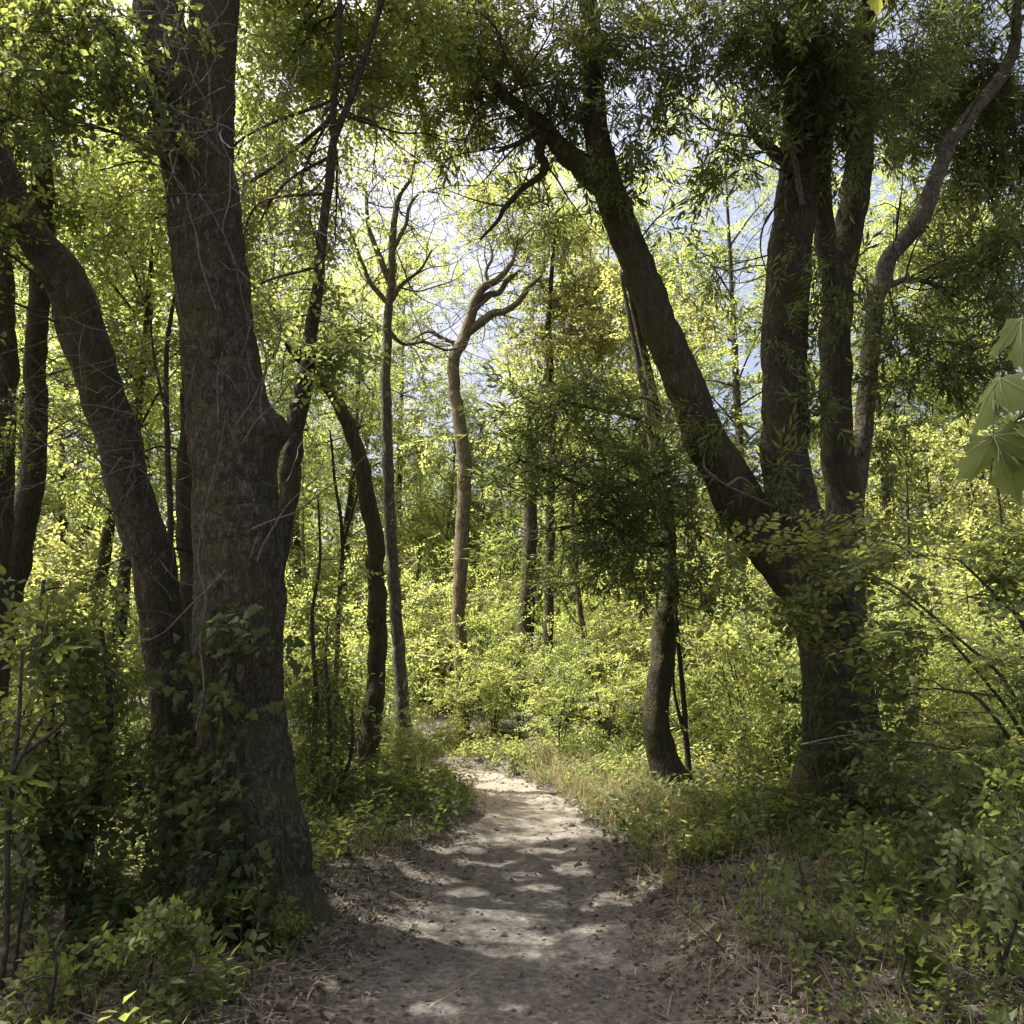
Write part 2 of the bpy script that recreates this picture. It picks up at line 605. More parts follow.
def ground_mat(name, a, b_, c_, scale, bump=.6, dry=None):  # dry: paler colour that gives the far stretch a sunlit brightness
    m, nt, N, L = newmat(name)
    tc = N.new('ShaderNodeTexCoord')
    n1 = N.new('ShaderNodeTexNoise')
    n1.inputs['Scale'].default_value = scale
    n1.inputs['Detail'].default_value = 8
    n1.inputs['Roughness'].default_value = .7
    L.new(tc.outputs['Object'], n1.inputs['Vector'])
    n2 = N.new('ShaderNodeTexNoise')
    n2.inputs['Scale'].default_value = scale * 14
    n2.inputs['Detail'].default_value = 4
    n2.inputs['Roughness'].default_value = .8
    L.new(tc.outputs['Object'], n2.inputs['Vector'])
    v = N.new('ShaderNodeTexVoronoi')
    v.inputs['Scale'].default_value = scale * 22
    L.new(tc.outputs['Object'], v.inputs['Vector'])
    c = ramp(N, [(.3, a), (.5, b_), (.7, c_)])
    mixn = N.new('ShaderNodeMath')
    mixn.operation = 'MULTIPLY_ADD'
    mixn.inputs[1].default_value = .5
    L.new(n2.outputs['Fac'], mixn.inputs[0])
    hf = N.new('ShaderNodeMath')
    hf.operation = 'MULTIPLY'
    hf.inputs[1].default_value = .5
    L.new(n1.outputs['Fac'], hf.inputs[0])
    L.new(hf.outputs[0], mixn.inputs[2])
    L.new(mixn.outputs[0], c.inputs[0])
    sp = N.new('ShaderNodeMixRGB')
    sp.blend_type = 'OVERLAY'
    sp.inputs[0].default_value = .35
    L.new(c.outputs[0], sp.inputs[1])
    gr = N.new('ShaderNodeRGBToBW')
    L.new(v.outputs['Color'], gr.inputs[0])
    L.new(gr.outputs[0], sp.inputs[2])
    hsv = N.new('ShaderNodeHueSaturation')
    hsv.inputs['Saturation'].default_value = .7
    L.new(sp.outputs[0], hsv.inputs['Color'])
    hh = N.new('ShaderNodeMath')
    hh.operation = 'MULTIPLY_ADD'
    hh.inputs[1].default_value = .6
    L.new(v.outputs['Distance'], hh.inputs[0])
    L.new(n2.outputs['Fac'], hh.inputs[2])
    bp = N.new('ShaderNodeBump')
    bp.inputs['Strength'].default_value = bump
    bp.inputs['Distance'].default_value = .015
    L.new(hh.outputs[0], bp.inputs['Height'])
    b = N.new('ShaderNodeBsdfPrincipled')
    b.inputs['Roughness'].default_value = .95
    b.inputs['Specular IOR Level'].default_value = .15
    if dry:  # far stretch painted paler so it reads as brightly sunlit
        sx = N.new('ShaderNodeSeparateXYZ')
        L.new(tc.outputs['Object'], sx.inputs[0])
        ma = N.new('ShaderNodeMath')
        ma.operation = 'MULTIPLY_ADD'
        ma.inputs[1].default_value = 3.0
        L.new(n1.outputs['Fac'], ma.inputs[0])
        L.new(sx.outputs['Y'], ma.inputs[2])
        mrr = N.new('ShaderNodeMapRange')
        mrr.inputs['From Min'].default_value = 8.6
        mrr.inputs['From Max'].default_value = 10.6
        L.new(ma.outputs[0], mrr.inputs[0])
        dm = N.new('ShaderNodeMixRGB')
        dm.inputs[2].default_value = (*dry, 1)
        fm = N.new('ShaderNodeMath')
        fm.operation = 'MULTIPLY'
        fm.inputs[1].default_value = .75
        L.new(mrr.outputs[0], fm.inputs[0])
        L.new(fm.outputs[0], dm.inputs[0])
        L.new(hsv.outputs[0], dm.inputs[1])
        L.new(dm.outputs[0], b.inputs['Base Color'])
    else:
        L.new(hsv.outputs[0], b.inputs['Base Color'])
    L.new(bp.outputs[0], b.inputs['Normal'])
    o = N.new('ShaderNodeOutputMaterial')
    L.new(b.outputs[0], o.inputs[0])
    return m


M_BAY = leaf_mat('bay leaf', [(0, (.025, .038, .014)), (.5, (.054, .074, .027)), (1, (.105, .114, .038))],
                 [(0, (.13, .18, .045)), (.5, (.28, .33, .08)), (1, (.43, .42, .11))], .48, .4, .4)
M_BROAD = leaf_mat('broad leaf', [(0, (.043, .066, .022)), (.5, (.105, .142, .048)), (1, (.18, .18, .065))],
                   [(0, (.24, .32, .07)), (.5, (.45, .525, .13)), (1, (.62, .585, .17))], .55, .42, .5)
M_UNDER = leaf_mat('undergrowth leaf', [(0, (.034, .052, .018)), (.5, (.076, .102, .034)), (1, (.135, .145, .05))],
                   [(0, (.145, .19, .045)), (.5, (.31, .37, .085)), (1, (.45, .45, .115))], .48, .5, .3)
M_IVY = leaf_mat('ivy leaf', [(0, (.036, .052, .018)), (.5, (.072, .095, .032)), (1, (.12, .13, .042))],
                 [(0, (.08, .12, .03)), (1, (.2, .24, .05))], .3, .7, .12)
M_MAPLE = leaf_mat('maple leaf', [(0, (.045, .06, .024)), (.5, (.065, .085, .03)), (1, (.11, .125, .035))],
                   [(0, (.26, .33, .06)), (.5, (.44, .50, .08)), (1, (.62, .60, .12))], .58, .65, .25)
M_STRAW = leaf_mat('dry grass', [(0, (.10, .10, .04)), (.4, (.22, .19, .09)), (1, (.42, .36, .20))],
                   [(0, (.14, .16, .05)), (.4, (.30, .26, .11)), (1, (.45, .38, .2))], .4, .6, .3)
M_LITTER = leaf_mat('leaf litter', [(0, (.04, .033, .025)), (.4, (.095, .08, .06)), (.75, (.18, .155, .118)), (1, (.31, .275, .21))],
                    [(0, (.04, .03, .02)), (1, (.16, .12, .06))], .2, .7, .25)
M_BARK = bark_mat('dark oak bark', (.055, .047, .035), (.15, .128, .092), (.085, .08, .03), .62, 15, (.17, .15, .12), .0, 1.0, .5)
M_BARKMOSS = bark_mat('mossy bark', (.04, .034, .025), (.13, .11, .08), (.062, .062, .018), .75, 15, (.16, .15, .12), .02, .8, .3)
M_BARKPALE = bark_mat('pale lichen bark', (.075, .064, .05), (.27, .24, .19), (.09, .09, .03), .3, 16, (.42, .40, .35), .28, .6, .5)
M_BARKTAN = bark_mat('tan bark', (.10, .08, .05), (.33, .275, .18), (.12, .11, .03), .35, 18, (.36, .33, .26), .10, .6, .4)
M_TWIG = bark_mat('twig bark', (.03, .024, .018), (.12, .10, .075), (.06, .06, .02), .2, 40, (.2, .19, .16), .1, .4, .5)
M_VINE = bark_mat('grey dead vine', (.10, .088, .074), (.30, .265, .225), (.12, .11, .06), .1, 40, (.42, .4, .36), .1, .4, .5)
M_SOIL = ground_mat('forest soil', (.03, .025, .019), (.072, .06, .046), (.15, .126, .096), 2.2)
M_DIRT = ground_mat('path dirt', (.034, .030, .025), (.076, .067, .055), (.19, .17, .14), 1.6, .55, (.215, .19, .15))  # last colour paints sunlit brightness onto the far path

# ------------------------------------------------------------------ ground and path
xs = np.concatenate([np.linspace(-120, -8, 40)[:-1], np.linspace(-8, -2.5, 46)[:-1], np.linspace(-2.5, 3, 74)[:-1], np.linspace(3, 8, 42)[:-1], np.linspace(8, 120, 40)])
ys = np.concatenate([np.linspace(-30, 1.5, 24)[:-1], np.linspace(1.5, 15, 140)[:-1], np.linspace(15, 30, 50)[:-1], np.linspace(30, 160, 40)])
X, Yy = np.meshgrid(xs, ys)
Z = height(X, Yy)
mb = MB()
nx = len(xs)
ii = (np.arange(len(ys) - 1)[:, None] * nx + np.arange(nx - 1)[None]).ravel()
mb.add(np.stack([X, Yy, Z], -1), None, np.stack([ii, ii + 1, ii + nx + 1, ii + nx], -1))
tag(mb.build('ground', M_SOIL), kind='structure')

mb = MB()
pc = catmull(np.column_stack([PATH, PATHW]), 40)
pc = pc[(pc[:, 1] > .5) & (pc[:, 0] > -9)]
tg = np.gradient(pc[:, :2], axis=0)
tg /= np.linalg.norm(tg, axis=1, keepdims=True)
nr = np.stack([tg[:, 1], -tg[:, 0]], -1)
S = np.linspace(-1, 1, 40)
q3 = np.column_stack([pc[:, :2], 0 * pc[:, 0]])
wl = pc[:, 2] * (1.0 + .30 * (vnoise(q3, 1.7, 31) - .5) + .22 * (vnoise(q3, 6, 32) - .5))
wr = pc[:, 2] * (1.0 + .30 * (vnoise(q3 + 9, 1.7, 33) - .5) + .22 * (vnoise(q3 + 9, 6, 34) - .5))
W = np.where(S[None] < 0, wl[:, None] * -S[None] * -1, wr[:, None] * S[None])
PX = pc[:, 0:1] + nr[:, 0:1] * W
PY = pc[:, 1:2] + nr[:, 1:2] * W
PZ = height(PX, PY) + .012 - .035 * np.abs(S[None]) ** 14
nS = len(S)
ii = (np.arange(len(pc) - 1)[:, None] * nS + np.arange(nS - 1)[None]).ravel()
mb.add(np.stack([PX, PY, PZ], -1), None, np.stack([ii, ii + 1, ii + nS + 1, ii + nS], -1))
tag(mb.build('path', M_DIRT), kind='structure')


def sub_twig(mb, a, h, ln, r, depth):
    n = 5
    pts = [np.array(a, float)]
    h = h / (np.linalg.norm(h) + 1e-9)
    for i in range(n):
        h = h + rng.normal(0, .24, 3) + np.array([0, 0, .05])
        h /= np.linalg.norm(h)
        pts.append(pts[-1] + h * ln / n)
    pts = np.array(pts)
    tube(mb, pts, np.linspace(r, r * .25, n + 1), 4 if depth < 2 else 5, 3)
    if depth:
        for k in range(rng.integers(2, 5)):
            j = rng.integers(1, n + 1)
            sub_twig(mb, pts[j], (pts[j] - pts[j - 1]) * n / ln * .8 + rng.normal(0, .6, 3), ln * rng.uniform(.35, .65), r * .5, depth - 1)


# ------------------------------------------------------------------ a plant: tubes + boughs
def plant(name, label, cat, base, stems, boughs, kind, leafm, barkm, group=None, trunk_name='trunk', crown_name='crown', near=False, scale=1.0,
          tone=.5, flat=0, droop=.25, limb_seg=8, branch_r=1.0, cull=True, clump=.44, spread=.16, subs=7, twigs=0, twig_rmax=.09, twig_len=1.0, twigm=None, lai=1.0):
    """stems: dicts(px=[(px,py,diameter_px[,Y])...], Y=depth, ...) the first is the trunk, the rest limbs;
    boughs: (px, py, Y, rx_px, ry_px, depth_m, lai)"""
    root = empty(name, base, label, cat, group)
    sk, skr = [], []
    for i, st in enumerate(stems):
        pts, rad = [], []
        for e in st['px']:
            Y = e[3] if len(e) > 3 else st['Y']
            pts.append(at(e[0], e[1], Y))
            rad.append(e[2] * .5 * mpp(e[0], e[1], Y) * st.get('k', 1))
        if st.get('foot'):
            p0 = pts[0]
            g = np.array([p0[0] + st.get('dx', 0), p0[1], gz(p0[0], p0[1]) - .12])
            pts.insert(0, g)
            rad.insert(0, rad[0] * 1.12)
        m = MB()
        p, r = tube(m, pts, rad, st.get('seg', limb_seg), st.get('n', 6), st.get('lump', .1), st.get('bark', 0), st.get('flare', 0), i + len(name))
        for (bx, by, bw, bh) in st.get('burl', []):
            c = at(bx, by, st['Y'])
            s_ = mpp(bx, by, st['Y'])
            v = m.v[-1]
            d = v - c
            dd = np.exp(-((d[:, 0] / (bw * s_)) ** 2 + (d[:, 1] / (bw * s_ * 1.5)) ** 2 + (d[:, 2] / (bh * s_)) ** 2))
            v[:, 0] += (st.get('push', 1) * dd * bw * s_ * .9).astype(np.float32)
        m.build(trunk_name if i == 0 else st.get('name', 'limb'), st.get('mat', barkm), root, loc=base)
        sk.append(p)
        skr.append(r)
    for p, r in zip(sk, skr):
        wts = np.where((r < twig_rmax) & (p[:, 2] > base[2] + 1.2), 1.0, 0)
        if not twigs or wts.sum() < 2:
            continue
        for k in range(int(twigs * (1 if len(sk) == 1 else .6) + 2)):
            j = rng.choice(len(p), p=wts / wts.sum())
            t = p[min(j + 1, len(p) - 1)] - p[max(j - 1, 0)]
            t = t / (np.linalg.norm(t) + 1e-9)
            ln = rng.uniform(.4, 1.5) * twig_len
            tw = MB()
            sub_twig(tw, p[j], t * .7 + rng.normal(0, .75, 3), ln, min(r[j] * .45, .004 + .008 * ln), 2)
            tw.build('twig', M_TWIG if twigm is None else twigm, root, loc=base)
    skp = np.vstack(sk)
    skr = np.concatenate(skr)
    sp = (SPRN if near else SPR)[kind]
    crown = MB()
    for bpx in boughs:
        px, py, Y, rx, ry, dep, la = bpx[:7]
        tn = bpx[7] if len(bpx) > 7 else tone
        c = at(px, py, Y)
        s_ = mpp(px, py, Y)
        rad = (rx * s_, dep, ry * s_)
        fp = fill_bough(crown, sp, c, rad, la * lai * (.5 if py < -10 else 1), scale, tn, droop, flat, cull, clump, spread)
        dist = np.linalg.norm(skp - c, axis=1) + .8 * np.clip(skp[:, 2] - c[2], 0, 9) + np.where(skr < .004, 9, 0)
        j = int(dist.argmin())
        a = skp[j]
        ln = np.linalg.norm(c - a)
        if ln > 14:
            continue
        b = MB()
        br = min(skr[j] * .7, (.006 + .006 * ln) * branch_r)
        mid = (a + c) / 2 + np.array([0, 0, .10 * ln]) + rng.normal(0, .06 * ln, 3)
        bp_, _ = tube(b, [a, mid, c], [br, br * .75, br * .4], 5, 6, .05)
        for k in range(min(subs, len(fp))):
            e = fp[rng.integers(len(fp))]
            s0 = bp_[rng.integers(len(bp_) // 2, len(bp_))]
            md = (s0 + e) / 2 + rng.normal(0, .08, 3) * np.linalg.norm(e - s0)
            tube(b, [s0, md, e], [br * .4, br * .28, .0015], 4, 4)
        b.build('branch', M_TWIG, root, loc=base)
    if crown.n:
        crown.build(crown_name, [leafm, M_TWIG], root, smooth=False, loc=base)
    return root


def foot(px, Y):
    x = at(px, 800, Y)[0]
    return np.array([x, Y, gz(x, Y)])


# ================================================================== TREES BY THE PATH
plant('oak_tree', 'massive dark oak with a burl on its trunk and a forked top', 'tree', foot(248, 5.2),
      [dict(px=[(248, 860, 104), (246, 800, 97), (243, 740, 90), (241, 690, 85), (240, 600, 84), (237, 520, 82), (232, 460, 80), (226, 410, 75), (220, 350, 72), (214, 290, 70), (206, 230, 68), (200, 180, 66), (196, 130, 74), (193, 95, 86)], Y=5.2, foot=True, seg=96, n=22, lump=.07, bark=.022, flare=.75, burl=[(272, 428, 26, 20)], push=1),
       dict(px=[(186, 125, 50), (178, 80, 50), (166, 40, 48), (156, 0, 46), (144, -60, 40), (130, -160, 30, 5.4), (120, -300, 16, 5.8)], Y=5.2, seg=48, n=14, lump=.06, bark=.012),
       dict(px=[(204, 125, 50), (208, 80, 48), (212, 40, 46), (216, 0, 44), (222, -60, 40), (236, -160, 30, 5.6), (262, -300, 18, 6.2)], Y=5.25, seg=48, n=14, lump=.06, bark=.012)],
      [(60, 40, 4.7, 80, 50, .5, 1.5), (120, 110, 4.9, 60, 40, .4, 1.2), (25, 120, 4.6, 60, 50, .4, 1.5), (182, 150, 4.9, 32, 28, .15, 1.2), (100, 170, 5.0, 55, 30, .4, .7), (190, 35, 4.9, 30, 26, .2, .3), (20, 30, 4.8, 50, 50, .5, 1.2), (105, 20, 5.0, 60, 30, .4, .8),
       (160, -150, 6, 150, 70, 1.2, 1.6), (260, -200, 7, 160, 80, 1.4, 1.6), (50, -120, 5.6, 130, 80, 1.2, 1.6), (340, -120, 7.5, 90, 60, 1.0, 1.4), (120, -330, 7, 200, 90, 1.6, 1.6), (330, -330, 8, 160, 90, 1.6, 1.6), (-120, -60, 5.5, 120, 120, 1.2, 1.5),
       (200, -420, 4.5, 300, 90, 1.6, 1.6), (420, -430, 5.2, 260, 80, 1.6, 1.5), (300, -700, 3.4, 400, 120, 1.8, 1.5)],  # unseen boughs over the camera, added to shade the foreground
      'small', M_UNDER, M_BARK, near=True, tone=.55, scale=1.15, twigs=12)

plant('leaning_tree', 'dark rough trunk leaning left across the big oak, hung with dead twigs', 'tree', foot(180, 5.6),
      [dict(px=[(184, 830, 62), (177, 760, 52), (170, 690, 50), (160, 610, 51), (146, 540, 54), (131, 490, 55), (113, 430, 54), (95, 370, 54), (76, 310, 56), (58, 270, 52), (36, 238, 42), (14, 195, 36), (-10, 145, 32), (-50, 60, 26), (-100, -80, 16)], Y=5.6, k=.76, foot=True, dx=.06, seg=64, n=16, lump=.08, bark=.013, flare=.5)],
      [(10, 230, 5.4, 40, 40, .4, .8), (-60, 40, 5.6, 80, 80, .8, 1.6), (-40, 170, 6.4, 100, 70, 1.0, 1.5), (10, 60, 6.8, 90, 60, 1.0, 1.4), (-150, 120, 6.0, 120, 100, 1.2, 1.5), (-190, 230, 4.5, 150, 90, 1.0, 1.6), (-230, 60, 4.8, 160, 110, 1.2, 1.6), (-90, 300, 5.0, 60, 60, .7, 1.3), (-90, -120, 6, 120, 90, 1.0, 1.6)],  # unseen boughs far off to the left are added to shade the foreground
      'small', M_UNDER, M_BARK, near=True, tone=.5, twigs=10)

plant('slender_tree', 'slim dark upright tree standing behind the fork of the left leaning trunk', 'tree', foot(4, 8.2),
      [dict(px=[(-4, 640, 30), (16, 560, 27), (29, 500, 24), (36, 430, 21), (38, 350, 20), (40, 280, 19), (42, 200, 20), (40, 120, 17), (36, 60, 13), (32, -30, 9), (36, -160, 4)], Y=8.2, foot=True, seg=32, n=8, lump=.08, bark=.008)],
      [(40, 180, 8.4, 60, 50, .6, 1.0), (10, 270, 8.3, 40, 40, .5, 1.0), (90, 220, 8.6, 60, 45, .6, 1.1), (60, 70, 8.6, 90, 60, .8, 1.1), (110, 330, 9, 40, 40, .5, .8)],
      'broad', M_BROAD, M_BARK, tone=.35)

plant('edge_tree', 'dark trunk cut by the left edge of the picture, beside the slim upright tree', 'tree', foot(-5, 7.6),
      [dict(px=[(-8, 640, 34), (-3, 540, 28), (-1, 460, 27), (2, 380, 26), (2, 310, 25), (-3, 240, 24), (-4, 140, 24), (-14, 0, 20)], Y=7.6, foot=True, seg=32, n=8, lump=.08, bark=.008)],
      [(-40, 300, 7.6, 40, 50, .5, 1.0), (-10, 60, 7.6, 50, 60, .6, 1.2), (8, 440, 7.3, 14, 40, .12, .8)], 'small', M_UNDER, M_BARK)

plant('sinuous_tree', 'thin grey fluted stem bending right from behind the oak burl into a V', 'tree', foot(262, 6.3),
      [dict(k=.8, px=[(262, 680, 20), (268, 610, 22), (280, 545, 25), (287, 480, 25), (296, 430, 24), (308, 380, 21), (314, 320, 16), (321, 260, 13), (327, 200, 11), (334, 140, 10), (347, 105, 9), (362, 65, 8), (376, 20, 7), (392, -50, 5), (410, -160, 2)], Y=6.3, foot=True, seg=24, n=10, lump=.14, bark=.006),
       dict(px=[(333, 135, 8), (334, 100, 7), (338, 50, 6), (340, -10, 4), (338, -80, 2)], Y=6.3, seg=8)],
      [(210, 180, 7.6, 60, 60, .9, 1.1), (180, 100, 8, 70, 50, .9, 1.2), (120, 60, 7.8, 70, 60, .9, 1.1), (250, 240, 7.8, 40, 50, .7, 1.0), (150, 220, 8, 60, 50, .8, 1.0), (225, 320, 7.6, 50, 40, .7, .8), (300, 200, 7.7, 50, 44, .8, 1.0), (272, 140, 8.2, 46, 46, .8, 1.2), (335, 245, 8.2, 44, 40, .7, .8), (290, 80, 9.2, 60, 44, 1.0, 1.3), (240, 250, 7.4, 30, 40, .6, .8), (332, 365, 6.2, 30, 34, .25, 1.8, .5), (316, 300, 6.3, 26, 30, .3, .9), (350, 330, 6.5, 26, 34, .3, .9), (300, 160, 6.6, 34, 34, .4, .7), (345, 60, 6.7, 60, 40, .6, .9), (400, 40, 7, 60, 50, .8, 1.4), (282, 70, 6.8, 40, 46, .5, .9),
       (300, 8, 7, 60, 40, .6, 1.3), (440, -60, 8, 110, 60, 1.2, 1.0), (380, 70, 7.6, 80, 50, .8, .8), (320, 120, 8, 60, 44, .8, 1.1), (270, 50, 7.2, 70, 56, .8, 1.4), (425, 130, 8.6, 60, 44, .8, 1.3), (340, 20, 8.2, 90, 50, .9, .9), (420, 30, 7.4, 70, 50, .8, .8), (360, -60, 7, 120, 60, 1.1, 1.5), (250, -40, 7.6, 90, 60, 1, 1.3), (290, 200, 6.8, 30, 26, .3, .6), (270, 330, 6.8, 18, 40, .3, .5)],
      'broad', M_BROAD, M_BARK, tone=.6, scale=.85, twigs=16, lai=1.1)

plant('curved_tree', 'bowed mossy trunk arching left at its top beyond the oak', 'tree', foot(366, 10.4),
      [dict(px=[(364, 775, 30), (370, 730, 23), (375, 680, 21), (377, 620, 20.5), (376, 570, 20), (372, 520, 19), (364, 475, 17.5), (352, 435, 16), (338, 405, 14), (324, 385, 12), (308, 368, 9), (288, 345, 6), (270, 300, 3)], Y=10.4, k=.9, foot=True, seg=28, n=10, lump=.1, bark=.007, flare=.8)],
      [(310, 230, 9.8, 50, 44, .9, 1.2), (350, 180, 10.3, 50, 36, .9, 1.0), (265, 220, 9.4, 50, 44, .9, 1.1), (330, 120, 10.6, 60, 44, 1, 1.2), (300, 345, 10.2, 40, 34, .6, 1.2), (270, 290, 10.2, 44, 40, .6, 1.0), (330, 290, 10.8, 40, 40, .7, .7), (310, 420, 10.8, 34, 24, .5, .8)],
      'broad', M_BROAD, M_BARKMOSS, tone=.45, twigs=10, lai=1.5)

plant('straight_tree', 'straight lichen spotted tree with pale bare top branches, standing right of the bowed trunk', 'tree', foot(408, 11.0),
      [dict(px=[(408, 775, 24), (405, 730, 20), (401, 690, 18), (397, 630, 16), (393, 570, 15.5), (389, 500, 15), (387, 430, 14), (386, 370, 13), (388, 320, 11), (391, 280, 10), (392, 245, 9), (395, 215, 7.5), (400, 195, 6), (412, 175, 4), (416, 140, 2)], Y=11.0, k=.78, foot=True, seg=24, n=10, lump=.06, bark=.006, flare=.5),
       dict(px=[(391, 285, 7), (380, 258, 6), (368, 225, 4.5), (366, 190, 3)], Y=11, mat=M_BARKPALE), dict(px=[(391, 300, 6), (402, 285, 4.5), (420, 270, 3), (432, 250, 2)], Y=11, mat=M_BARKPALE),
       dict(px=[(390, 305, 6), (372, 285, 5), (362, 262, 3.5), (352, 235, 2)], Y=11, mat=M_BARKPALE), dict(px=[(388, 330, 5), (404, 344, 4), (424, 342, 3), (446, 350, 2.5), (462, 346, 2)], Y=11.2, mat=M_BARKPALE),
       dict(px=[(393, 250, 5), (406, 225, 4), (410, 205, 3), (424, 192, 2), (450, 196, 1.5)], Y=11, mat=M_BARKPALE)],
      [(392, 170, 11.2, 56, 34, .7, 1.2), (350, 180, 11.4, 36, 34, .6, .6), (440, 190, 11.4, 50, 34, .7, .8), (425, 240, 11.5, 40, 26, .6, .7), (420, 120, 11.8, 70, 40, .9, 1.3), (350, 110, 11.6, 50, 44, .8, .9), (420, 400, 11.6, 34, 24, .5, .5), (365, 330, 11.6, 26, 30, .5, .6)],
      'small', M_BROAD, M_BARKPALE, tone=.62, scale=1.5, twigs=16, twigm=M_VINE)

plant('twisting_tree', 'tan barked tree with a kinked trunk and curling upper limbs beyond the path bend', 'tree', foot(462, 15.0),
      [dict(px=[(463, 752, 17), (462, 700, 15), (460, 650, 16), (459, 600, 16), (461, 550, 17), (463, 500, 16.5), (465, 470, 16), (462, 440, 16), (457, 410, 15), (454, 380, 14), (454, 358, 14), (461, 344, 14), (468, 325, 13), (473, 305, 12), (484, 288, 10), (500, 278, 8), (512, 262, 5), (516, 248, 3)], Y=15, k=.86, foot=True, seg=24, n=10, lump=.07, bark=.006, flare=.4),
       dict(px=[(466, 332, 10), (482, 322, 9), (492, 314, 8), (504, 312, 7), (518, 302, 6), (528, 288, 5), (542, 276, 3)], Y=15, seg=10, mat=M_BARKTAN), dict(px=[(475, 308, 8), (488, 296, 8), (500, 292, 6), (508, 280, 5), (520, 270, 3)], Y=15.1, seg=10),
       dict(px=[(489, 284, 4), (486, 272, 3.5), (492, 258, 3), (490, 244, 1.5)], Y=15), dict(px=[(462, 345, 5), (444, 340, 4), (428, 332, 3), (412, 340, 2)], Y=15)],
      [(545, 285, 15.2, 34, 22, .7, 1.0), (545, 230, 15.5, 50, 34, .8, 1.2), (480, 215, 15.6, 44, 24, .8, 1.0), (520, 190, 15.8, 60, 24, .8, 1.2), (455, 250, 15.8, 30, 26, .7, .6), (520, 240, 15.4, 40, 22, .7, .6), (440, 350, 15.4, 40, 16, .6, .25), (500, 330, 15.6, 30, 22, .6, .5), (430, 430, 15.8, 30, 26, .7, .6), (495, 440, 15.8, 24, 30, .7, .7)],
      'broad', M_BROAD, M_BARKTAN, tone=.6, scale=1.0, twigs=18, twigm=M_VINE)

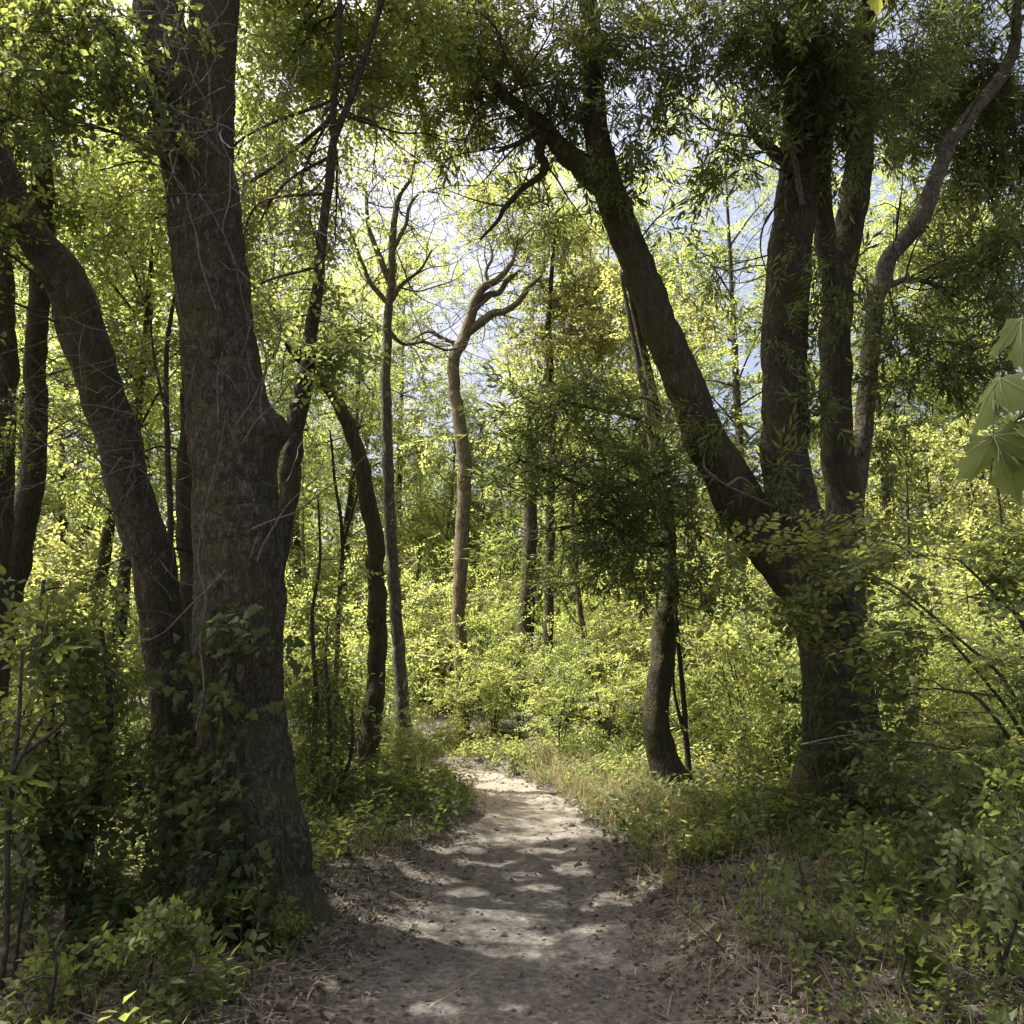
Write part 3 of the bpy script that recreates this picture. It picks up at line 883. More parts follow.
plant('bay_tree', 'huge three stemmed bay laurel whose mossy left limb leans over the path', 'tree', foot(838, 8.0),
      [dict(px=[(842, 790, 84), (841, 730, 74), (838, 680, 67), (830, 630, 66), (818, 580, 80), (800, 540, 74), (792, 510, 54), (787, 470, 46), (784, 420, 44), (785, 360, 43), (787, 310, 43), (790, 260, 42), (795, 210, 38), (800, 160, 36), (804, 110, 34), (806, 50, 30), (808, -30, 26), (812, -160, 14)], Y=8.0, foot=True, seg=64, n=14, lump=.07, bark=.018, flare=.45),
       dict(px=[(806, 590, 60), (776, 550, 58), (750, 520, 56), (728, 480, 52), (710, 448, 48), (690, 400, 44), (672, 355, 42), (655, 310, 40), (640, 272, 38), (624, 228, 36), (610, 190, 34), (601, 155, 30), (596, 120, 27), (594, 80, 25), (590, 30, 22), (586, -40, 17), (580, -140, 8)], Y=8.0, k=.87, seg=48, n=12, lump=.07, bark=.012, mat=M_BARKMOSS),
       dict(px=[(842, 620, 44), (846, 540, 36), (840, 470, 32), (836, 400, 31), (836, 340, 30), (840, 280, 29), (850, 230, 28), (858, 180, 27), (861, 130, 24), (862, 80, 22), (866, 0, 18), (874, -120, 10)], Y=8.5, seg=32, n=10, lump=.08, bark=.009, mat=M_BARKMOSS),
       dict(px=[(836, 300, 22, 8.4), (826, 240, 20, 8.3), (822, 180, 18, 8.2), (826, 120, 15, 8.2), (830, 40, 12, 8.2)], Y=8.3, seg=20, n=8, lump=.06),
       dict(px=[(608, 190, 26), (592, 176, 24), (575, 160, 22), (560, 144, 18), (545, 128, 15), (520, 108, 12), (490, 80, 8), (455, 50, 4)], Y=8.0, seg=20, n=8, lump=.12, mat=M_BARKMOSS),
       dict(px=[(560, 146, 10), (546, 140, 10), (538, 152, 9), (546, 164, 8), (540, 176, 7), (524, 188, 6), (508, 204, 5), (495, 224, 4), (480, 240, 2)], Y=8.0, seg=10, n=8, lump=.12),
       dict(px=[(556, 140, 8), (540, 132, 7), (520, 142, 5), (498, 152, 3)], Y=7.95, seg=8), dict(px=[(795, 175, 16), (786, 160, 14), (774, 152, 12), (760, 142, 9), (748, 128, 5)], Y=7.8, seg=12, n=7, lump=.1),
       dict(px=[(803, 205, 6, 7.7), (796, 170, 7, 7.7), (790, 140, 7, 7.7), (788, 110, 5, 7.7), (784, 70, 3, 7.7)], Y=7.7, seg=8, mat=M_BARKPALE)],
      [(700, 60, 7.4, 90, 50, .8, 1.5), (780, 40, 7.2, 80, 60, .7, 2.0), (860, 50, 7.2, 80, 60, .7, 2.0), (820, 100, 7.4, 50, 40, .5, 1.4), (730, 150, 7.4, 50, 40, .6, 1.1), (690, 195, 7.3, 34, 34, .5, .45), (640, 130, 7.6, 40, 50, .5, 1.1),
       (600, 60, 7.6, 70, 50, .7, 1.5), (530, 60, 7.8, 70, 50, .8, 1.0, .7), (470, 100, 8, 60, 50, .8, .8, .75), (440, 30, 7.8, 80, 40, .9, .8, .7), (570, 110, 7.9, 44, 36, .5, 1.1), (600, 170, 7.6, 28, 40, .25, 1.0), (660, 230, 7.7, 30, 26, .4, .8),  # trailing tone: upper centre leaves coloured brighter to look sunlit
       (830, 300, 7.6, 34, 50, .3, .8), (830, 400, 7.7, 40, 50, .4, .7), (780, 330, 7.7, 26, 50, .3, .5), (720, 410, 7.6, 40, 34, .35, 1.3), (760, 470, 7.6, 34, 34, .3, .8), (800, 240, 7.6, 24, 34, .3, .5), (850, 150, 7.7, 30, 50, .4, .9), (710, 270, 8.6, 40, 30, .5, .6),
       (500, -60, 9, 140, 70, 1.4, 1.8), (520, 130, 8.6, 60, 40, .7, .8, .75), (480, 170, 9, 40, 24, .5, .7), (545, 215, 8.8, 34, 26, .4, .8), (470, 60, 9, 80, 50, .9, .7, .8), (560, 20, 8.6, 90, 50, .9, .9, .7), (680, -80, 8.6, 160, 80, 1.5, 2), (860, -80, 8, 160, 90, 1.4, 2), (600, -260, 10, 200, 100, 1.8, 1.7), (850, -280, 9, 220, 110, 1.8, 1.8), (460, -230, 10.5, 120, 90, 1.6, 1.5), (700, -160, 7.5, 140, 60, 1.2, 1.6),  # trailing tone again lifts the centre leaf colour towards sunlit
       (640, -420, 5.5, 260, 80, 1.6, 1.6), (860, -420, 5.5, 260, 90, 1.6, 1.6), (720, -700, 3.8, 400, 120, 1.8, 1.5), (520, -330, 7.5, 160, 70, 1.4, 1.5)],  # out of view overhead, put in to keep sky light off the path
      'bay', M_BAY, M_BARK, tone=.52, scale=1.35, twigs=14, lai=.95, clump=.47)

plant('laurel_tree', 'small crooked spotted laurel right of the path with a dark overhanging crown', 'tree', foot(674, 9.3),
      [dict(px=[(672, 782, 42), (662, 755, 34), (656, 725, 31), (658, 690, 29), (663, 650, 28), (664, 615, 26), (668, 585, 22), (670, 555, 17), (668, 520, 14), (665, 480, 12.5), (660, 440, 11.5), (654, 400, 10.5), (647, 365, 9), (640, 335, 8), (632, 300, 6), (624, 260, 3)], Y=9.3, k=.86, foot=True, seg=36, n=12, lump=.07, bark=.009, flare=.7),
       dict(px=[(668, 470, 8), (640, 482, 7, 8.9), (600, 490, 5, 8.5), (560, 476, 4, 8.2), (520, 460, 2.5, 8)], Y=9), dict(px=[(668, 545, 8), (640, 540, 6, 8.9), (600, 520, 4, 8.5), (560, 530, 2.5, 8.2)], Y=9),
       dict(px=[(660, 440, 6), (640, 420, 5, 8.9), (600, 410, 4, 8.5), (560, 400, 3, 8.2)], Y=9)],
      [(560, 415, 8.0, 60, 40, .6, 1.0), (515, 470, 8.0, 44, 34, .5, .8), (610, 480, 8.1, 80, 50, .8, 1.2), (600, 550, 8.2, 74, 32, .6, 1.0), (665, 410, 8.2, 50, 44, .6, .8), (535, 535, 8.2, 50, 32, .5, .9), (690, 510, 8.3, 50, 50, .6, .8), (655, 575, 8.4, 50, 24, .5, .8), (695, 590, 8.6, 34, 36, .4, .6),
       (590, 370, 8.3, 50, 26, .5, .6), (705, 450, 8.6, 34, 50, .5, .7), (500, 430, 8.2, 30, 30, .4, .5), (665, 480, 8.8, 34, 56, .3, 1.1), (640, 520, 8.5, 50, 40, .4, .9), (480, 480, 8.1, 24, 24, .3, .6), (560, 585, 8.3, 50, 18, .4, .5)],
      'bay', M_BAY, M_BARKMOSS, tone=.36, scale=1.25, twigs=12, twig_len=.8, clump=.47, cull=False, lai=1.2, flat=.5, droop=.1)

plant('spotted_tree', 'slender pale blotched trunk bending to the right of the three stemmed laurel', 'tree', foot(846, 8.7),
      [dict(px=[(846, 700, 24), (850, 610, 23), (852, 540, 22), (858, 480, 22), (864, 420, 22), (870, 360, 21), (876, 310, 21), (886, 266, 20), (905, 240, 20), (922, 214, 20), (936, 180, 19), (950, 145, 17), (972, 112, 16), (995, 85, 15), (1014, 50, 13), (1016, 10, 10), (1020, -60, 8), (1030, -160, 4)], Y=8.7, k=.82, foot=True, seg=32, n=10, lump=.09, bark=.006),
       dict(px=[(880, 290, 7), (905, 280, 6), (930, 282, 4), (956, 296, 2)], Y=8.7)],
      [(930, 110, 9.3, 60, 50, .6, 1.8), (990, 180, 9.2, 50, 60, .6, 1.9), (960, 270, 9.0, 60, 44, .6, 1.7), (910, 330, 8.3, 50, 30, .5, 1.2), (930, 380, 8.3, 60, 18, .4, 1.8, .15), (990, 350, 8.3, 44, 40, .5, 1.2), (900, 190, 9.2, 34, 50, .5, 1.1), (985, 60, 9.4, 60, 60, .6, 1.9), (885, 100, 8.6, 40, 50, .5, 1.3), (1010, 250, 8.0, 40, 60, .5, 1.5),
       (870, 440, 8.6, 34, 30, .3, .6), (1060, 120, 9.0, 70, 90, .8, 1.8), (1000, -90, 8.0, 140, 90, 1.2, 2), (1120, -160, 8.0, 140, 120, 1.4, 2)],
      'bay', M_BAY, M_BARKPALE, tone=.5, scale=1.35, twigs=12, lai=1.05, clump=.47)

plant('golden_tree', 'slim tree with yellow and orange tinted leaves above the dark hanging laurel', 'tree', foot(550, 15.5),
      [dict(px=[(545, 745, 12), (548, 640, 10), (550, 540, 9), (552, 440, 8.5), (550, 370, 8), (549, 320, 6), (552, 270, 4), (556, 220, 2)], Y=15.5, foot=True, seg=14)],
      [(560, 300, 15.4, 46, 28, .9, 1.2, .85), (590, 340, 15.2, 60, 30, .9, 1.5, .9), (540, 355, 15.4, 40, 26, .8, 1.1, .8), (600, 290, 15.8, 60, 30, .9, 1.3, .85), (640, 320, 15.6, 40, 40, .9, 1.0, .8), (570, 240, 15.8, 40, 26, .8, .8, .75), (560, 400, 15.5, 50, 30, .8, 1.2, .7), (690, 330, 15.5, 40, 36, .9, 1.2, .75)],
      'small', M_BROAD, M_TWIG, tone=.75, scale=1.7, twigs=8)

plant('dark_tree', 'dark ivy clad trunk half buried in the thicket straight beyond the path', 'tree', foot(523, 16.5),
      [dict(px=[(519, 745, 24), (522, 690, 20), (525, 630, 18), (529, 575, 16), (531, 520, 14), (530, 450, 11), (530, 400, 7)], Y=16.5, foot=True, seg=20, lump=.12)],
      [(522, 690, 16.3, 12, 60, .25, .9, .15), (530, 600, 16.4, 14, 40, .25, .7, .2), (535, 450, 16.6, 40, 40, .8, 1.2, .4)],
      'small', M_UNDER, M_BARK, scale=1.6)

plant('far_tree', 'dark trunk seen in the gap between the oak and the left leaning trunk', 'tree', foot(186, 9.5),
      [dict(px=[(196, 720, 22), (190, 620, 20), (187, 560, 18), (186, 500, 17), (187, 440, 16), (190, 380, 13), (186, 320, 10), (184, 240, 6)], Y=9.5, foot=True, seg=20, lump=.12)],
      [(150, 190, 9.8, 54, 44, .9, 1.3), (120, 130, 10, 60, 50, 1, 1.4), (130, 260, 9.8, 50, 44, .8, 1.0), (90, 270, 10, 40, 40, .8, 1.0), (230, 190, 10, 40, 60, .9, 1.1), (140, 360, 9.8, 36, 40, .7, .8), (180, 300, 9.8, 30, 50, .7, .8)], 'broad', M_BROAD, M_BARK, tone=.5)

sap = [('young tree with a forked twiggy top in the bright thicket right of the oak', 332, 10.5, [(334, 760, 5), (336, 680, 5), (339, 600, 5), (342, 560, 4.5), (341, 520, 3.5), (335, 480, 3), (330, 430, 2)], [(341, 552, 3.5), (350, 520, 3), (356, 498, 2), (366, 480, 1.5)]),
       ('thin pale pole leaning left in the sunlit thicket beyond the path', 596, 14.5, [(598, 735, 8), (592, 690, 7), (585, 640, 6), (578, 590, 5), (574, 540, 4), (572, 480, 3)], None),
       ('two thin bare stems rising beside the crooked laurel trunk', 688, 9.6, [(688, 765, 6), (684, 710, 5.5), (680, 660, 5), (676, 615, 4), (672, 570, 3)], [(686, 740, 4), (674, 690, 3.5), (672, 640, 3), (666, 590, 2)]),
       ('slim grey leaning sapling seen between the two right hand laurels', 640, 13, [(690, 700, 10), (672, 600, 9), (662, 500, 8.5), (650, 420, 8), (640, 370, 7), (630, 320, 5), (620, 270, 3)], None),
       ('thin dark sapling crossing the gap left of the oak trunk', 172, 7.5, [(176, 700, 7), (172, 600, 6.5), (170, 520, 6.5), (168, 440, 6), (166, 360, 5), (174, 300, 4), (186, 250, 2)], [(168, 420, 4), (156, 370, 3), (150, 320, 2)]),
       ('young hazel standing at the left verge behind the oak', 318, 8.6, [(310, 800, 6), (316, 700, 5), (312, 620, 4), (320, 560, 3), (318, 500, 2)], None)]
for lb, fx, fy, a, b in sap:
    st = [dict(px=a, Y=fy, foot=True, seg=8)] + ([dict(px=b, Y=fy, seg=6)] if b else [])
    bo = [(a[-1][0] + rng.uniform(-20, 20), a[-1][1] + rng.uniform(-20, 30), fy + .2, 30, 30, .4, .6, .55), (a[-2][0] + rng.uniform(-26, 26), a[-2][1], fy + .3, 30, 26, .4, .5, .55)]
    plant('sapling', lb, 'sapling', foot(fx, fy), st, bo, 'broad', M_BROAD, M_TWIG, tone=.55, subs=4)

# ================================================================== SHRUBS CLOSE BY
plant('dark_shrub', 'dense dark shrub filling the left edge beside the leaning trunk', 'shrub', foot(70, 4.9),
      [dict(px=[(70, 900, 12), (60, 800, 11), (50, 720, 9), (40, 640, 7), (44, 580, 4)], Y=4.9, foot=True), dict(px=[(72, 890, 10), (100, 780, 9), (110, 700, 7), (100, 620, 4)], Y=4.9)],
      [(60, 640, 4.8, 60, 44, .4, 1.7), (40, 740, 4.7, 70, 60, .5, 1.8), (88, 690, 5.0, 42, 50, .4, 1.4), (88, 800, 4.9, 54, 60, .4, 1.5), (20, 840, 4.6, 60, 60, .4, 1.4, .25), (90, 590, 5.2, 40, 26, .3, .9), (70, 890, 4.7, 70, 40, .4, 1.5, .3)],
      'broad', M_UNDER, M_TWIG, trunk_name='stem', crown_name='foliage', near=True, scale=.72, tone=.4)
plant('whorled_shrub', 'shrub with whorls of long pale leaves at the left edge of the picture', 'shrub', foot(10, 3.9),
      [dict(px=[(6, 940, 9), (8, 840, 9), (14, 770, 8), (20, 700, 6), (22, 650, 4)], Y=3.9, k=.65, foot=True), dict(px=[(14, 770, 5), (30, 740, 4), (44, 716, 3)], Y=3.85), dict(px=[(10, 820, 5), (-10, 760, 4), (-10, 700, 3)], Y=3.85), dict(px=[(16, 760, 5), (50, 735, 4), (66, 720, 3)], Y=3.9)],
      [(16, 690, 3.8, 34, 30, .15, .8), (60, 712, 3.8, 26, 16, .1, .7), (0, 790, 3.8, 30, 34, .15, .7), (40, 640, 3.9, 34, 24, .15, .6)],
      'whorl', M_UNDER, M_TWIG, trunk_name='stem', crown_name='foliage', near=True, scale=.75, tone=.35, subs=3)
plant('arching_shrub', 'big arching shrub with dark bare stems at the right edge of the picture', 'shrub', foot(1050, 5.4),
      [dict(px=[(1060, 860, 12), (1050, 800, 11), (1020, 730, 8), (985, 680, 6), (930, 620, 5), (890, 590, 3)], Y=5.4, k=.55, foot=True), dict(px=[(1054, 800, 9), (1010, 690, 7), (960, 640, 5), (900, 590, 4), (860, 570, 2)], Y=5.5, k=.6), dict(px=[(1060, 820, 9), (1020, 780, 6), (960, 752, 4), (890, 740, 3), (810, 744, 2)], Y=5.3, k=.6),
       dict(px=[(1056, 800, 8), (1030, 640, 7), (1000, 600, 4), (960, 560, 2)], Y=5.5), dict(px=[(1050, 850, 7), (1020, 760, 5), (980, 700, 4), (950, 690, 2)], Y=5.3)],
      [(960, 600, 5.6, 60, 34, .4, 1.5), (1000, 680, 5.5, 50, 50, .4, 1.4), (920, 640, 5.7, 50, 44, .4, 1.2), (900, 560, 5.8, 50, 26, .35, 1.2), (940, 720, 5.6, 46, 34, .4, 1.2, .5), (1000, 780, 5.3, 40, 50, .4, 1.3), (905, 690, 6, 30, 30, .3, .8), (1010, 560, 5.6, 40, 40, .4, 1.3), (960, 790, 5.4, 50, 40, .4, 1.0, .5), (900, 760, 5.8, 40, 30, .3, .9, .5)],
      'broad', M_UNDER, M_TWIG, trunk_name='stem', crown_name='foliage', near=True, scale=.75, tone=.55, flat=.5, lai=1.35)
plant('vine_maple', 'layered pale green leafy shrub spreading in front of the laurel fork', 'shrub', foot(888, 6.7),
      [dict(px=[(892, 830, 8), (880, 740, 7), (864, 660, 6), (840, 590, 4), (810, 555, 2)], Y=6.7, foot=True), dict(px=[(866, 670, 4), (830, 620, 3), (790, 590, 2)], Y=6.6)],
      [(795, 560, 6.6, 64, 26, .5, 1.2), (845, 595, 6.5, 56, 34, .5, 1.3), (775, 595, 6.7, 50, 22, .4, 1.0), (875, 545, 6.6, 54, 26, .5, 1.1), (850, 520, 6.7, 60, 14, .4, 1.0), (895, 610, 6.6, 40, 34, .4, 1.0), (815, 630, 6.6, 50, 18, .3, .9), (755, 545, 6.7, 40, 18, .3, .8), (870, 655, 6.5, 24, 18, .2, .7)],
      'broad', M_UNDER, M_TWIG, trunk_name='stem', crown_name='foliage', near=True, scale=.95, tone=.68, flat=.6, clump=.47)
for lb, cx, cy, Y in (('leafy weed clump in the bottom left corner', 50, 985, 3.6), ('leafy weed clump between the bottom left corner and the oak', 150, 950, 3.9), ('leafy weeds crowding the near side of the oak foot', 255, 925, 4.5),
                      ('leafy weed with upright stems under the dark shrub on the left', 20, 900, 4.1), ('scrappy weed in dry litter short of the three stemmed laurel', 800, 915, 4.6), ('scrappy weed low at the right of the dry litter', 900, 965, 4.0),
                      ('yellowish weed on the shaded bank by the bottom right shrub', 860, 870, 5.0)):
    b_ = cx < 400
    plant('leafy_weed', lb, 'weed', foot(cx, Y), [dict(px=[(cx, cy + 20, 4), (cx + 6, cy - 20, 3), (cx - 4, cy - 60, 2)], Y=Y, foot=True, seg=5)],
          [(cx + rng.uniform(-30, 30), cy - rng.uniform(-10, 40), Y + rng.uniform(-.2, .2), 42 if b_ else 26, 24, .3, .8 if b_ else .6) for q in range(4 if b_ else 2)],
          'herb', M_UNDER, M_TWIG, trunk_name='stem', crown_name='foliage', near=True, scale=.55 if b_ else .7, tone=.35 if b_ else .5, subs=4, droop=-.5, lai=1.2)
plant('low_shrub', 'knee high shrub with rounded leaves in the bottom right corner', 'shrub', foot(1000, 4.0),
      [dict(px=[(1000, 960, 6), (990, 900, 5), (984, 850, 3)], Y=4.0, foot=True), dict(px=[(1004, 960, 5), (1020, 900, 4), (1024, 840, 3)], Y=4.0)],
      [(990, 850, 4.0, 50, 44, .35, 1.2), (1010, 940, 3.8, 40, 50, .3, 1.3), (940, 900, 4.1, 44, 34, .3, .8), (1010, 790, 4.4, 40, 40, .3, 1.0)],
      'broad', M_UNDER, M_TWIG, trunk_name='stem', crown_name='foliage', near=True, scale=.7, tone=.42)
plant('bramble_patch', 'tangled bramble growing round the foot of the three stemmed laurel', 'bramble', foot(850, 7.3),
      [dict(px=[(830, 830, 5), (820, 790, 4), (800, 760, 2)], Y=7.3, foot=True), dict(px=[(870, 830, 5), (900, 780, 4), (930, 790, 2)], Y=7.3), dict(px=[(850, 830, 4), (860, 770, 3), (850, 730, 2)], Y=7.3)],
      [(795, 805, 7.3, 36, 22, .3, 1.0), (850, 800, 7.3, 40, 26, .3, 1.0), (905, 790, 7.0, 44, 34, .4, 1.0), (830, 825, 7.0, 60, 18, .4, .9), (760, 800, 7.6, 40, 20, .4, 1.0, .6)],
      'broad', M_UNDER, M_TWIG, trunk_name='cane', crown_name='foliage', near=True, scale=.7, tone=.45)
plant('thicket_shrub', 'leafy shrub in shade between the oak and the bowed trunk', 'shrub', foot(320, 8.4),
      [dict(px=[(322, 830, 6), (330, 740, 5), (326, 660, 3)], Y=8.4, foot=True), dict(px=[(322, 830, 5), (350, 760, 4), (352, 710, 2)], Y=8.4)],
      [(320, 690, 8.6, 34, 50, .5, 1.2, .45), (340, 770, 8.4, 40, 34, .5, 1.3, .3), (310, 790, 8.2, 30, 30, .4, 1.2, .3), (390, 790, 8.6, 44, 24, .5, 1.2, .4), (330, 620, 9, 30, 50, .5, .9, .55)],
      'broad', M_UNDER, M_TWIG, trunk_name='stem', crown_name='foliage', scale=.85, tone=.4)


# ------------------------------------------------------------------ ivy on the oak and laurel
def ivy(label, Y, cols, n, Ysurf, group='ivy climbing the trunks'):
    """cols: (px, py, rx, ry) patches on the near face of a trunk"""
    base = foot(cols[0][0], Y)
    root = empty('ivy', base, label, 'ivy', group)
    mb, st = MB(), MB()
    for (px, py, rx, ry, w) in cols:
        m = max(3, int(n * w))
        u = rng.uniform(-1, 1, (m, 2))
        u = u[(u ** 2).sum(1) < 1]
        P = np.array([at(px + a * rx, py + b * ry, Ysurf(px + a * rx, py + b * ry) - rng.uniform(.0, .10)) for a, b in u])
        g = np.array([gz(a[0], a[1]) for a in P])
        P = P[P[:, 2] > g + .02]
        d = rng.normal(0, .5, P.shape) + np.array([0, -.2, -.35])
        up = np.tile([0, -1., .45], (len(P), 1))
        SPR['ivy'].scatter(mb, P, d, rng.uniform(.7, 1.2, len(P)), np.clip(rng.normal(.45, .16, len(P)), 0, 1), up, cull=False, roll=.3)
        for k in range(3):
            a = np.array([px + rng.uniform(-.6, .6) * rx, py + ry])
            pts = []
            for t in np.linspace(0, 1, 6):
                q = a + np.array([rng.normal(0, rx * .16), -2 * ry * t])
                pts.append(at(q[0], q[1], Ysurf(q[0], q[1]) - .015))
            tube(st, pts, np.linspace(.008, .003, 6), 5, 4, .1)
    st.build('stem', M_TWIG, root, loc=base)
    mb.build('foliage', [M_IVY, M_TWIG], root, smooth=False, loc=base)


def oak_face(px, py):
    c, h = (240, 46) if py < 700 else (246, 52)
    s = mpp(px, py, 5.2)
    x = np.clip((px - c) / h, -1.1, 1.1)
    return 5.2 - math.sqrt(max(0, 1.2 - x * x)) * h * s * 1.05


def laurel_face(px, py):
    s = mpp(px, py, 8)
    x = np.clip((px - 838) / 42, -1.1, 1.1)
    return 8.0 - math.sqrt(max(0, 1.2 - x * x)) * 42 * s * 1.1


ivy('dark ivy heaped at the foot of the oak and creeping up its trunk', 5.0,
    [(190, 830, 46, 84, .55), (218, 720, 20, 70, .10), (222, 650, 28, 46, .09), (255, 860, 34, 40, .08), (250, 630, 24, 60, .03), (176, 770, 24, 50, .16), (205, 880, 56, 40, .22)], 210, oak_face)
ivy('ivy climbing the broad base of the three stemmed laurel', 7.6, [(815, 770, 22, 60, .4), (845, 740, 40, 50, .2), (870, 700, 24, 70, .3), (806, 700, 12, 50, .15)], 120, laurel_face)


# ------------------------------------------------------------------ dead vines and twigs
def curl(p0, heading, length, n, wander, sag=.0):
    pts = [np.array(p0, float)]
    h = np.array(heading, float)
    for i in range(n):
        h = h + rng.normal(0, wander, 3) + np.array([0, 0, -sag])
        h /= np.linalg.norm(h)
        pts.append(pts[-1] + h * length / n)
    return np.array(pts)


def vine(name, label, cat, strands, mat=M_VINE, r0=.006):
    mb = MB()
    for p in strands:
        tube(mb, p, np.linspace(r0 * min(1.15, rng.lognormal(-.25, .45)), .0014, len(p)), 5, 4, .05, seed=int(rng.integers(99)))
    base = strands[0][0]
    o = mb.build(name, mat, loc=base)
    o.location = [float(a) for a in base]
    return tag(o, label, cat)


S_ = []
for k in range(56):
    a = at(rng.uniform(166, 250), rng.uniform(-20, 190), 5.2 - .38 - rng.uniform(0, .12))
    S_.append(curl(a, (rng.normal(0, .6), rng.normal(-.1, .2), rng.normal(.1, .9)), rng.uniform(.5, 1.5), 9, .26, .03))
vine('dead_vine', 'pale tangle of dead vine stems wrapped round the fork of the oak', 'vine', S_, r0=.005)
S_ = []
for k in range(54):
    a = at(rng.uniform(60, 170), rng.uniform(300, 470), 5.6 - .25 - rng.uniform(0, .15))
    S_.append(curl(a, (rng.normal(-.4, .9), rng.normal(-.25, .25), rng.normal(.0, .6)), rng.uniform(.5, 1.3), 8, .24, .02))
for k in range(12):
    a = at(rng.uniform(110, 180), rng.uniform(470, 640), 5.6 - .24)
    S_.append(curl(a, (rng.normal(0, .4), -.1, rng.normal(.4, .6)), rng.uniform(.5, 1.2), 8, .25))
vine('dead_twigs', 'spray of bleached dead twigs hanging on the left leaning trunk', 'twigs', S_, r0=.005)
S_ = []
for k in range(16):
    a = at(rng.uniform(200, 280), rng.uniform(300, 640), 5.2 - .32)
    S_.append(curl(a, (rng.normal(0, .4), -.06, rng.normal(.6, .5)), rng.uniform(.6, 1.6), 9, .22))
S_.append([at(x, y, 4.82) for x, y in ((196, 730), (204, 690), (200, 640), (206, 600), (198, 560), (207, 500), (220, 450), (226, 410))])
vine('bare_creeper', 'bare grey creeper stems running up the oak trunk', 'creeper', S_, r0=.006)
S_ = []
for k in range(40):
    a = at(rng.uniform(232, 310), rng.uniform(60, 250), 5.9)
    S_.append(curl(a, (rng.normal(.2, .5), rng.normal(0, .3), rng.normal(-.5, .5)), rng.uniform(.6, 1.7), 9, .25, .06))
vine('hanging_vine', 'thin bare vine stems dangling to the right of the oak fork', 'vine', S_, r0=.0045)
S_ = [[at(*a) for a in ((772, 506, 7.55), (750, 496, 7.5), (728, 486, 7.5), (712, 477, 7.45), (690, 474, 7.4), (672, 475, 7.4), (655, 466, 7.4))], [at(*a) for a in ((715, 478, 7.45), (704, 466, 7.4), (706, 446, 7.4))], [at(*a) for a in ((728, 486, 7.5), (742, 478, 7.45), (760, 492, 7.4))]]
vine('bare_branch', 'bleached bare branch reaching left from the laurel fork', 'branch', S_, M_VINE, .019)
S_ = [[at(*a) for a in ((800, 745, 6.2), (850, 735, 6.1), (900, 735, 6.0), (960, 750, 5.8), (1030, 790, 5.5))]]
vine('trailing_stem', 'thin pale stem stretched across the foot of the three stemmed laurel', 'stem', S_, M_VINE, .007)
S_ = [[at(*a) for a in ((822, 640, 7.5), (828, 660, 7.5), (818, 690, 7.5), (810, 720, 7.5), (812, 742, 7.5))]]
vine('looping_vine', 'single pale vine hanging down the base of the three stemmed laurel', 'vine', S_, M_VINE, .008)
S_ = [[np.array(ground(x, y)) + [0, 0, .05 + z] for x, y, z in pts] for pts in
      ([(95, 890, .1), (150, 885, .2), (210, 880, .25), (250, 882, .1)], [(170, 905, .05), (210, 885, .3), (240, 870, .35)], [(210, 930, .02), (240, 900, .2), (300, 880, .1)])]
vine('fallen_twig', 'bare fallen twigs lying in the undergrowth at the foot of the oak', 'twigs', S_, M_VINE, .008)
p0 = ground(742, 722)
g1 = at(742, 700, 10.8)
S_ = [[at(*a) for a in ((688, 640, 11), (706, 664, 10.9), (720, 682, 10.8), (738, 700, 10.8), (770, 720, 10.6))], [at(*a) for a in ((706, 664, 10.9), (716, 650, 10.9), (722, 636, 11))]]
vine('fallen_branch', 'broken mossy branch slanting through the sunlit thicket behind the crooked laurel', 'branch', S_, M_BARKTAN, .07)
S_ = [[at(*a) for a in ((318, 660, 9.6), (330, 685, 9.6), (342, 710, 9.6), (352, 740, 9.5))]]
vine('leaning_log', 'dark log leaning in the thicket left of the bowed trunk', 'log', S_, M_BARK, .09)


